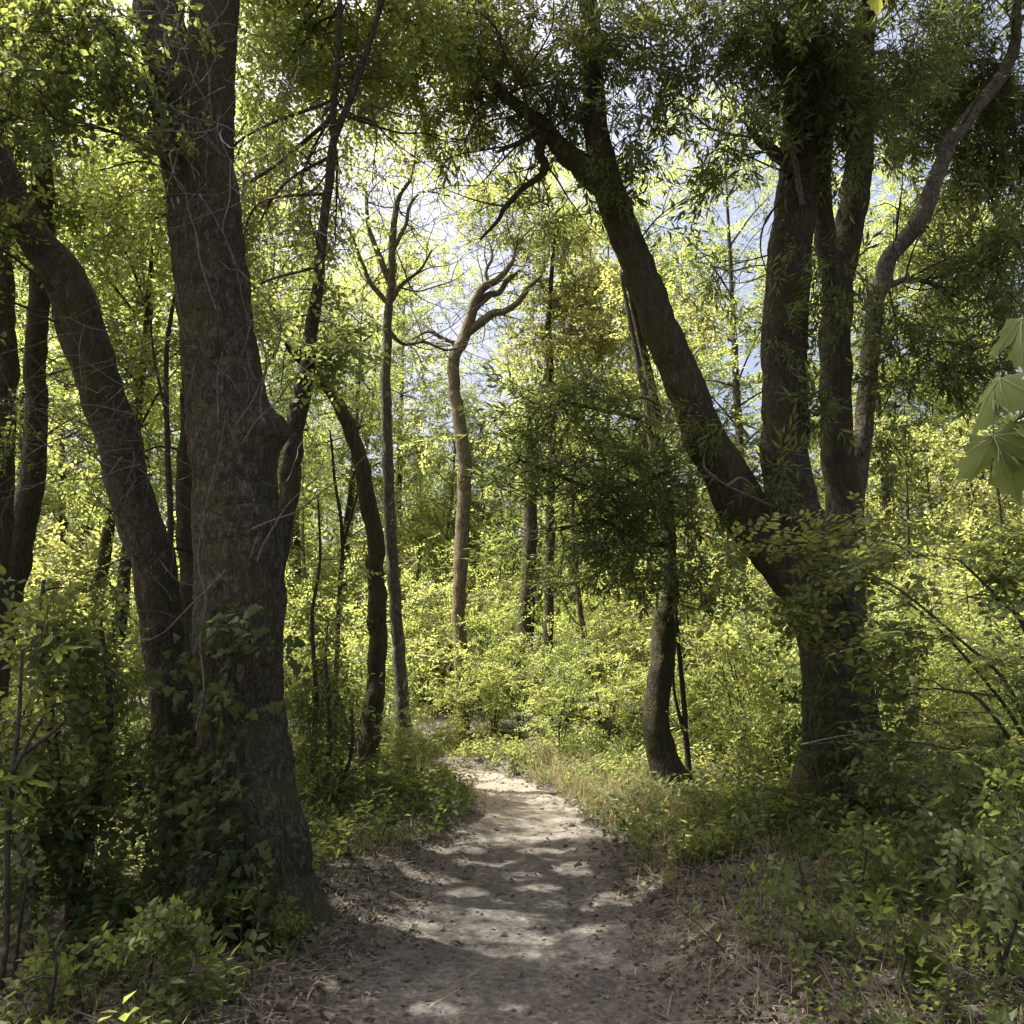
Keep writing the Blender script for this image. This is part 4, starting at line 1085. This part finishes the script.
# ------------------------------------------------------------------ maple leaves in the near right corner
def maple_leaf(c, d, nrm, size, rnd, parent, base, lbl=None):
    half = [(0, 0), (-.10, .16), (-.22, .30), (-.05, .33), (-.02, .44), (.10, .42), (.12, .66), (.24, .58), (.36, .70), (.40, .54), (.50, .50), (.42, .34), (.40, .20), (.55, .22), (.62, .30), (.72, .20), (.84, .18), (.88, .08), (1.08, 0)]
    xs_ = []
    out = half + [(x, -y) for x, y in half[-2:0:-1]]
    out = np.array(out)
    m = len(out)
    V = [(.0, 0)]
    rings = [.25, .5, .75, 1.0]
    v = [(.12, 0)]
    for s in rings:
        for x, y in out:
            v.append((.12 + (x - .12) * s, y * s))
    v = np.array(v)
    ang = np.arctan2(v[:, 1], v[:, 0] + .02)
    rr = np.hypot(v[:, 0], v[:, 1])
    z = -.22 * rr ** 2 - .38 * np.abs(v[:, 1]) ** 1.3 + .035 * np.cos(ang * 7.2) * rr + .03 * np.sin(v[:, 0] * 9 + rnd * 20) * rr
    P = np.column_stack([v, z]) * size
    M = frame(np.array([d], float), np.array([nrm], float))[0]
    P = P @ M.T + c
    f, q = [], []
    for i in range(m):
        f.append((0, 1 + i, 1 + (i + 1) % m))
    for r_ in range(len(rings) - 1):
        for i in range(m):
            j = (i + 1) % m
            q.append((1 + r_ * m + i, 1 + (r_ + 1) * m + i, 1 + (r_ + 1) * m + j, 1 + r_ * m + j))
    mb = MB()
    mb.add(P, f, q, rnd)
    ve = MB()
    for tip in (18, 6, 30, 10, 26):
        e = out[tip] * .85
        line = np.array([[.0, 0, 0]] + [[e[0] * t, e[1] * t, -.22 * (t * np.hypot(*e)) ** 2 - .38 * abs(e[1] * t) ** 1.3 + .03] for t in (.3, .6, 1)])
        tube(ve, line * size @ M.T + c, np.array([.0013, .0010, .0007, .0004]) * size / .15, 4, 3)
    lf = mb.build('leaf', M_MAPLE, parent, loc=base)
    ve.build('vein', M_VEIN, lf, loc=base)
    return lf


M_VEIN = leaf_mat('leaf vein', [(0, (.14, .17, .075)), (1, (.18, .2, .09))], [(0, (.3, .36, .1)), (1, (.3, .36, .1))], .3)
bs = at(1040, 400, 1.75)
bt = bs
mr = empty('maple_bough', bt, 'big lobed maple leaves hanging close to the lens at the right edge', 'maple branch')
mm = MB()
tube(mm, [at(1180, 200, 2.2), at(1100, 300, 1.9), at(1045, 395, 1.75), at(1010, 425, 1.72)], [.008, .006, .004, .002], 7, 6, .05)
tube(mm, [at(1045, 395, 1.75), at(1010, 425, 1.73), at(984, 440, 1.72)], [.0025, .002, .0016], 6, 5)
tube(mm, [at(1060, 370, 1.8), at(1030, 340, 1.75)], [.003, .002], 6, 5)
mm.build('stem', M_TWIG, mr, loc=bt)
maple_leaf(at(994, 436, 1.72), (.10, -.25, -1), (-.75, -1, .25), .15, .25, mr, bt)
maple_leaf(at(1022, 318, 1.76), (-.35, -.3, -1), (-.85, -.6, .5), .14, .15, mr, bt)
maple_leaf(at(1000, 378, 1.74), (-.55, .35, -.9), (-.9, -.25, .5), .14, .25, mr, bt)
maple_leaf(at(1036, 380, 1.78), (-1, -.1, -.25), (-.1, -.7, .8), .09, .9, mr, bt)
maple_leaf(at(995, 438, 1.735), (1, -.1, -.45), (.1, -.75, .8), .13, .6, mr, bt)
maple_leaf(at(1008, 425, 1.73), (.8, -.3, .2), (-.2, -.5, 1), .10, .3, mr, bt)
mr2 = empty('maple_bough', at(878, -30, 2.2), 'single bright maple leaf tip dipping in at the top edge', 'maple branch')
mm = MB()
tube(mm, [at(960, -160, 2.5), at(905, -70, 2.3), at(876, -22, 2.2)], [.006, .004, .002], 6, 5)
bt = at(878, -30, 2.2)
mm.build('stem', M_TWIG, mr2, loc=bt)
maple_leaf(at(877, -18, 2.2), (.0, -.1, -1), (.3, -1, .2), .11, .8, mr2, bt)

# ================================================================== THE THICKET BEHIND: copies of a few bushes and young trees
def bush_proto(name, label, h, w, nb, kind, mat, scale, tone, flat, group, lai=.75):
    root = empty(name, (0, 0, 0), label, 'shrub', group)
    st, mb = MB(), MB()
    for k in range(5):
        a = rng.uniform(0, 6.28)
        e = np.array([math.cos(a) * w * .6, math.sin(a) * w * .6, h * rng.uniform(.6, .95)])
        tube(st, [(0, 0, -.1), e * [.3, .3, .5] + rng.normal(0, .05, 3), e], [.018, .012, .004], 5, 5, .1)
    st.build('stem', M_TWIG, root)
    for k in range(nb):
        t = min(1, (k + .5) / nb * rng.uniform(.7, 1.15))
        a = k * 2.4 + rng.uniform(-.5, .5)
        rr = w * (.25 + .75 * math.sin(min(1, t * 1.1) * 2.6)) * rng.uniform(.4, 1.25)
        c = np.array([math.cos(a) * rr, math.sin(a) * rr, h * (.10 + .8 * t)])
        s = w * rng.uniform(.22, .6)
        fill_bough(mb, SPR[kind], c, (s, s, s * rng.uniform(.35, .8)), lai, scale * rng.uniform(.75, 1.2), np.clip(tone + rng.normal(0, .12), 0, 1), .15, flat, False, .5, .2)
    for k in range(14):
        a = rng.uniform(0, 6.28)
        e = np.array([math.cos(a) * w * rng.uniform(.3, 1.5), math.sin(a) * w * rng.uniform(.3, 1.5), h * rng.uniform(.5, 1.3)])
        pts = catmull([(0, 0, -.1), e * [.35, .35, .55] + rng.normal(0, .06, 3), e], 8)
        tube(st, pts, np.linspace(.011, .002, len(pts)), 4, 1)
        n = 9
        q = pts[(np.linspace(.4, 1, n) * (len(pts) - 1)).astype(int)]
        d = rng.normal(0, .7, (n, 3)) + e / np.linalg.norm(e) * .6
        SPR[kind].scatter(mb, q, d, scale * rng.uniform(.6, 1.1, n), np.clip(rng.normal(tone, .1, n), 0, 1), cull=False)
    mb.build('foliage', [mat, M_TWIG], root, smooth=False)
    return root


G_TH = 'shrubs of the sunlit thicket behind the path'
PB = [bush_proto('thicket_bush', 'x', 2.2, 1.0, 12, 'broad', M_BROAD, 1.0, .5, .5, G_TH),
      bush_proto('thicket_bush', 'x', 3.2, 1.1, 15, 'broad', M_BROAD, 1.05, .62, .6, G_TH, .7),
      bush_proto('thicket_bush', 'x', 1.6, 1.1, 9, 'small', M_BROAD, 1.5, .42, .2, G_TH),
      bush_proto('thicket_bush', 'x', 2.8, .9, 12, 'broad', M_BROAD, .85, .72, .6, G_TH, .6)]


def tree_proto(h, w, nb, kind, mat, scale, tone, crown0, barkm, r0, lai):
    root = empty('thicket_tree', (0, 0, 0), 'x', 'tree', None)
    st, mb = MB(), MB()
    ln = rng.normal(0, .05 * h, 2)
    tr = np.array([(0, 0, -.15), (ln[0] * .3, ln[1] * .2, h * .3), (ln[0] * .9, ln[1] * .7, h * .6), (ln[0], ln[1], h * .97)])
    p, r = tube(st, tr, [r0, r0 * .8, r0 * .5, .01], 9, 8, .1)
    st.build('trunk', barkm, root)
    for k in range(nb):
        t = (k + .5) / nb
        z = h * (crown0 + (1 - crown0) * t)
        a = k * 2.4 + rng.uniform(0, .6)
        rr = w * math.sin(.35 + t * 2.4) * rng.uniform(.5, 1)
        j = int(np.abs(p[:, 2] - (z - rr * .4)).argmin())
        c = np.array([p[j, 0] + math.cos(a) * rr, p[j, 1] + math.sin(a) * rr, z])
        s = w * rng.uniform(.34, .52)
        b = MB()
        fp = fill_bough(mb, SPR[kind], c, (s, s, s * .6), lai, scale, tone, .2, .4, False, .47, .2)
        tube(b, [p[j], (p[j] + c) / 2 + [0, 0, .1], c], [r0 * .22, r0 * .15, .005], 4, 4)
        for q in range(4):
            e = fp[rng.integers(len(fp))]
            tube(b, [c, (c + e) / 2 + rng.normal(0, .08, 3), e], [.006, .005, .002], 3, 3)
        b.build('branch', M_TWIG, root)
    mb.build('crown', [mat, M_TWIG], root, smooth=False)
    return root


PT = [tree_proto(7.5, 1.6, 13, 'broad', M_BROAD, 1.1, .55, .35, M_BARKTAN, .085, .6),
      tree_proto(6.2, 1.5, 12, 'small', M_BROAD, 1.8, .66, .3, M_BARKMOSS, .07, .6),
      tree_proto(9.0, 1.8, 14, 'broad', M_BROAD, 1.15, .48, .4, M_BARK, .11, .6)]
PT.append(tree_proto(14.0, 2.5, 26, 'broad', M_BROAD, 1.25, .5, .25, M_BARK, .14, .55))
PT.append(tree_proto(12.5, 2.3, 26, 'small', M_BROAD, 2.1, .62, .22, M_BARKTAN, .12, .55))
used = set()


def put(proto, px, Y, label, group, sc=1.0, cat=None):
    o = proto if id(proto) not in used else copy_tree(proto)
    used.add(id(proto))
    x = at(px, 700, Y)[0]
    o.location = (float(x), float(Y), gz(x, Y) - .03)
    o.rotation_euler = (0, 0, float(rng.uniform(0, 6.28)))
    o.scale = (sc, sc, sc * float(rng.uniform(.9, 1.1)))
    o['label'] = label
    o['group'] = group
    return o


# rows of shrubs: (list of pixel columns, depth, scale, label)
ROWS = [([560, 612, 648, 685, 722], 12.4, .62, 'low bright bush in the sunlit thicket around the crooked laurel'), ([440, 476, 540, 600], 18.6, .9, 'pale bush in the middle of the thicket beyond the bend'),
        ([780, 850, 900, 945, 990], 9.8, .75, 'airy sunlit bush close behind the three stemmed laurel'), ([290, 322, 350], 11.6, .75, 'airy bush between the oak and the bowed trunk'),
        ([425, 440, 486, 505, 540, 560, 584], 16.3, .8, 'bright bush in the thicket straight behind the path bend'),
        ([604, 634, 662, 690, 716], 14.5, .85, 'sunlit bush in the thicket between the path bend and the crooked laurel'),
        ([300, 330, 352, 378], 13.4, .85, 'yellow green bush behind the bowed and straight trunks'),
        ([470, 497, 522, 548, 575, 600], 14.9, .6, 'small bright bush crowding the outside of the path bend'),
        ([270, 305, 345, 395, 425, 455, 492], 17.5, .85, 'tall pale bush in the far thicket left of the path bend'),
        ([505, 545, 585, 630, 675, 720], 19.5, 1.0, 'tall bright bush in the far thicket beyond the path bend'),
        ([735, 765, 795, 870, 905, 940, 975], 11.5, .95, 'sunlit bush in the thicket behind the three stemmed laurel'),
        ([740, 790, 835, 880, 930, 985, 1030], 15, 1.25, 'tall yellow green bush far behind the three stemmed laurel'),
        ([20, 60, 100, 135, 165], 9.5, .85, 'green bush behind the left leaning trunk'),
        ([-10, 35, 80, 125, 170, 215, 255], 13, 1.2, 'tall backlit bush far behind the left leaning trunk'),
        ([745, 770, 1000, 960, 910], 9.2, .36, 'low sunlit bush on the bank right of the path'),
        ([285, 300, 415, 428], 10.3, .3, 'low bush on the left verge near the path bend'),
        ([-40, 20, 80, 150, 240, 310, 380, 450, 520, 590, 660, 730, 800, 870, 940, 1010, 1060], 23, 1.5, 'pale tall bush at the back of the thicket')]
for pxs, Y, sc, lb in ROWS:
    for i, px in enumerate(pxs):
        yy = Y + rng.uniform(-.9, .9) * min(1, Y / 14)
        p_ = PB[int(rng.integers(0, 4))] if len(used) >= 4 else PB[len(used)]
        put(p_, px + rng.uniform(-8, 8), yy, lb, lb.replace('bush', 'bushes'), sc * float(rng.uniform(.85, 1.15)))
TREES = [([432, 470, 505], 26.5, .64, 4, 'pale tree closing the far end of the view behind the kinked trunk'),
         ([437, 470, 500], 25, .78, 1, 'small pale tree closing the far end of the view beyond the kinked trunk'),
         ([255, 300], 19, .8, 0, 'young tree rising from the bright thicket behind the bowed trunk'),
         ([640, 700], 20, .85, 1, 'young tree rising from the bright thicket behind the hanging laurel'),
         ([735, 905, 1020], 15, .8, 1, 'young tree with lit leaves behind the three stemmed laurel'),
         ([15, 75, 120], 10.5, .9, 2, 'tall young tree behind the left leaning trunk'),
         ([-30, 60, 150, 215, 290, 340], 23, 1.2, 2, 'tall backlit tree far behind the oak'),
         ([540, 610, 680, 880, 950, 1010], 22, 1.05, 0, 'tall backlit tree far beyond the laurels'),
         ([225, 120], 22, 1.05, 3, 'tall leafy tree standing behind the oak and its leaning neighbour'),
         ([10, 330], 24, 1.1, 4, 'tall yellow green tree far behind the oak'),
         ([600, 690], 22, 1.05, 4, 'tall yellow green tree behind the leaning laurel limb'),
         ([750, 900, 1000], 20, 1.0, 3, 'tall leafy tree behind the three stemmed laurel'),
         ([560, 830, 950, 1080], 25, 1.2, 4, 'tallest pale tree far behind the laurels'),
         ([270, 395, 60, -60], 28, 1.25, 3, 'tallest pale tree far behind the oak')]
first = set()
for pxs, Y, sc, k, lb in TREES:
    for px in pxs:
        kk = k if (k in first or True) else k
        put(PT[kk], px + rng.uniform(-8, 8), Y + rng.uniform(-1, 1), lb, lb.replace('tree ', 'trees ', 1), sc * float(rng.uniform(.88, 1.12)))

# far wood that reads as one mass
mb = MB()
for k in range(150):
    Y = rng.uniform(27, 46)
    x = rng.uniform(-.85, .85) * Y
    top = rng.uniform(4, 9.5) * 1
    z = gz(x, Y)
    tube(mb, [(x, Y, z - .2), (x + rng.normal(0, .2), Y, z + top * .5), (x + rng.normal(0, .4), Y, z + top * .9)], [.11, .08, .02], 6, 4, .1, mat=1)
    for j in range(5):
        c = np.array([x + rng.normal(0, 1.0), Y + rng.normal(0, .8), z + top * (.15 + .85 * (j + .5) / 5)])
        s = rng.uniform(.8, 1.5)
        fill_bough(mb, SPR['broad'], c, (s, s, s * .75), .8, 2.1, .55, .2, .3, True, .45, .2)
tag(mb.build('far_woodland', [M_BROAD, M_BARKTAN], smooth=False), 'pale leafy wood far behind the thicket', 'woodland', kind='stuff')

# ================================================================== GROUND COVER
def scatter_ground(n, xr, yr, fn):
    x = rng.uniform(*xr, n)
    y = yr[0] + (yr[1] - yr[0]) * rng.random(n) ** 1.25
    d = path_d(x, y)
    k = rng.random(n) < fn(x, y, d)
    x, y = x[k], y[k]
    return np.column_stack([x, y, height(x, y)]), d[k]


inview = lambda x, y: (np.abs(x) < .72 * y + .8)
# low leafy plants
mb = MB()
P_, d_ = scatter_ground(70000, (-9, 9), (2.6, 14.5), lambda x, y, d: np.where(inview(x, y), sstep(np.interp(y, [6, 8.5], [.1, -.16]), np.interp(y, [6, 8.5], [.7, .25]), d) * np.where(x > 0, np.interp(y, [3, 5.5, 8], [.12, .28, .8]) + .4 * sstep(1.1, 2.4, x) * sstep(8, 5, y), np.interp(y, [2.6, 4, 6, 8], [.7, .8, .5, .75])) * sstep(.30, .7, .75 * vnoise(np.column_stack([x, y, 0 * x]), 4.1, 57) + .25 * vnoise(np.column_stack([x, y, 0 * x]), 1.3, 51)), 0))
dr = rng.normal(0, .6, P_.shape) + [0, 0, 1]
SPR['herb'].scatter(mb, P_, dr, (.35 + .95 * rng.random(len(P_)) ** 2.2) * np.interp(P_[:, 1], [2.6, 4.5], [.6, 1]), np.clip(.5 + (vnoise(P_, 1.0, 52) - .5) * .7 + rng.normal(0, .1, len(P_)), 0, 1), np.tile([1., 0, 0], (len(P_), 1)), cull=False)
tag(mb.build('ground_cover', [M_UNDER, M_TWIG], smooth=False), 'low leafy plants carpeting both verges of the path', 'ground cover', kind='stuff')

P_, d_ = scatter_ground(9000, (.4, 4), (6.3, 11.5), lambda x, y, d: np.where(x > 0, sstep(.1, .7, d) * (1 - sstep(1.6, 3, d)) * sstep(.25, .6, vnoise(np.column_stack([x, y, 0 * x]), 2.6, 58)), 0) * .8)
mb = MB()
SPR['herb'].scatter(mb, P_, rng.normal(0, .6, P_.shape) + [0, 0, 1], .3 + .8 * rng.random(len(P_)) ** 2, np.clip(rng.normal(.65, .2, len(P_)), 0, 1), np.tile([1., 0, 0], (len(P_), 1)), cull=False)
tag(mb.build('low_plants', [M_BROAD, M_TWIG], smooth=False), 'sunlit yellow green plants on the bank right of the path', 'low plants', kind='stuff')

# grass and straw
def blades(mb, P, h, lean, w, rnd):
    n = len(P)
    a = rng.uniform(0, 6.28, n)
    t = rng.normal(0, 1, (n, 3)) * lean
    t[:, 2] = 1
    t /= np.linalg.norm(t, axis=1, keepdims=True)
    s = np.stack([np.cos(a), np.sin(a), 0 * a], -1) * w[:, None]
    b = np.stack([np.cos(a + 1.5), np.sin(a + 1.5), -.7 + 0 * a], -1)
    m = P + t * (h * .6)[:, None]
    e = P + t * h[:, None] + b * (h * .28)[:, None]
    V = np.stack([P - s, P + s, m + s * .7, m - s * .7, e], 1)
    f = np.array([(0, 1, 2), (0, 2, 3), (3, 2, 4)])
    mb.add(V.reshape(-1, 3), (np.arange(n)[:, None, None] * 5 + f[None]).reshape(-1, 3), None, np.repeat(rnd, 5))


mb = MB()
P_, d_ = scatter_ground(90000, (-5, 6), (3, 14), lambda x, y, d: np.where(inview(x, y), sstep(.0, .35, d) * (1 - .85 * sstep(.8, 2.2, d)) * np.where(x > 0, np.where(y > 6.2, .55, .22), np.where(y > 6.2, .28, .12)), 0))
blades(mb, P_, rng.uniform(.06, .26, len(P_)) * np.where((P_[:, 0] > 0) & (P_[:, 1] > 6.5), 1.3, .8), .42, rng.uniform(.0018, .0042, len(P_)), np.clip(rng.normal(np.where(P_[:, 0] > 0, .5, .35), .25), 0, 1))
P_, d_ = scatter_ground(22000, (.2, 2.6), (7.8, 14.0), lambda x, y, d: sstep(-.08, .15, d) * (1 - sstep(.35, 1.1, d)) * .6)
blades(mb, P_, rng.uniform(.12, .5, len(P_)), .5, rng.uniform(.002, .004, len(P_)), np.clip(rng.normal(.82, .2, len(P_)), 0, 1))
tag(mb.build('grass', M_STRAW, smooth=False), 'dry straw coloured grass along the path edges', 'grass', kind='stuff')

# leaf litter and straw lying flat
mb = MB()
P_, d_ = scatter_ground(120000, (-5.5, 6), (2.4, 13), lambda x, y, d: np.where(inview(x, y), np.interp(d, [-.7, -.4, -.15, .1, .3], [.03, .08, .25, .55, .75]) * np.where(y < 8, 1, .5), 0))
n = len(P_)
V, Fc = tpl('flat', .5)
V = V.copy()
V[:, 2] *= 2.5
dd = rng.normal(0, 1, (n, 3)) * [1, 1, .25]
M = frame(dd, rng.normal(0, .35, (n, 3)) + [0, 0, 1]) * np.clip(rng.lognormal(-3.35, .4, n), .012, .085)[:, None, None]
LV = np.einsum('nij,kj->nki', M, V) + (P_ + [0, 0, .016])[:, None, :]
mb.add(LV.reshape(-1, 3), (np.arange(n)[:, None, None] * 4 + Fc[None]).reshape(-1, 3), None, np.repeat(np.clip(rng.normal(np.where(d_ < .05, .58, .45), np.where(d_ < .05, .1, .22)), 0, 1), 4))
P_, d_ = scatter_ground(34000, (-4, 5), (2.4, 11), lambda x, y, d: np.where(inview(x, y), np.interp(d, [-.6, -.3, 0, .25], [.01, .04, .2, .6]) * np.where(y < 8, 1, .4), 0))
n = len(P_)
a = rng.uniform(0, 6.28, n)
ln = np.clip(rng.lognormal(-2.4, .6, n), .03, .5)
t = np.stack([np.cos(a), np.sin(a), rng.normal(0, .12, n)], -1) * ln[:, None] * .5
s = np.stack([-np.sin(a), np.cos(a), 0 * a], -1) * rng.uniform(.0012, .0026, n)[:, None]
P_ = P_ + [0, 0, .028]
V = np.stack([P_ - t - s, P_ - t + s, P_ + t + s, P_ + t - s], 1)
mb.add(V.reshape(-1, 3), None, (np.arange(n)[:, None] * 4 + np.arange(4)[None]), np.repeat(np.clip(rng.normal(.6, .25, n), 0, 1), 4))
tag(mb.build('leaf_litter', M_LITTER, smooth=False), 'dead leaves and straw littering the forest floor', 'leaf litter', kind='stuff')

# pebbles on the path
mb = MB()
P_, d_ = scatter_ground(9000, (-1.6, 1.6), (2.6, 12), lambda x, y, d: np.where(d < .05, .5, 0))
n = len(P_)
o8 = np.array([(1, 0, 0), (0, 1, 0), (-1, 0, 0), (0, -1, 0), (0, 0, .7), (.7, .7, .2), (-.7, .7, .2), (-.7, -.7, .2), (.7, -.7, .2)], float)
f8 = np.array([(0, 5, 4), (5, 1, 4), (1, 6, 4), (6, 2, 4), (2, 7, 4), (7, 3, 4), (3, 8, 4), (8, 0, 4)])
sz = rng.lognormal(-5.2, .45, n)
V = o8[None] * sz[:, None, None] * rng.uniform(.7, 1.3, (n, 9, 1)) + (P_ + [0, 0, .011])[:, None]
mb.add(V.reshape(-1, 3), (np.arange(n)[:, None, None] * 9 + f8[None]).reshape(-1, 3), None, .5)
tag(mb.build('gravel', M_DIRT, smooth=False), 'small stones scattered on the dirt path', 'gravel', kind='stuff')

# ================================================================== LIGHT, SKY, CAMERA
w = bpy.data.worlds.new('World')
SC.world = w
w.use_nodes = True
N, L = w.node_tree.nodes, w.node_tree.links
bg = N['Background']
sky = N.new('ShaderNodeTexSky')
sky.sky_type = 'NISHITA'
sky.sun_disc = False
sky.sun_elevation = SUN_EL
sky.sun_rotation = SUN_AZ
sky.air_density = .8
sky.dust_density = 10.0
sky.ozone_density = 0.3
L.new(sky.outputs[0], bg.inputs[0])
bg.inputs[1].default_value = .10
sl = bpy.data.lights.new('sun', 'SUN')
sl.energy = 5.0
sl.angle = R(.53)
sl.color = (1, .955, .87)
so = bpy.data.objects.new('sun', sl)
COL.objects.link(so)
so.rotation_euler = Vector([-float(a) for a in SUN]).to_track_quat('-Z', 'Y').to_euler()
so.location = (0, 10, 30)

cd = bpy.data.cameras.new('camera')
cam = bpy.data.objects.new('camera', cd)
COL.objects.link(cam)
cam.location = (0, 0, CAMZ)
cam.rotation_euler = (math.pi / 2 + PITCH, 0, 0)
cd.sensor_width = 36
cd.lens = 36 * F / 1024
cd.clip_end = 400
cd.clip_start = .05
SC.camera = cam

SC.view_settings.view_transform = 'Standard'
SC.view_settings.look = 'None'
SC.view_settings.exposure = 1.75
SC.view_settings.gamma = 1
SC.cycles.max_bounces = 10
SC.cycles.diffuse_bounces = 5
SC.cycles.transmission_bounces = 6
SC.cycles.glossy_bounces = 2
SC.cycles.caustics_reflective = False
SC.cycles.caustics_refractive = False
print('tris', sum(len(m.polygons) for m in bpy.data.meshes), 'objects', len(SC.objects))
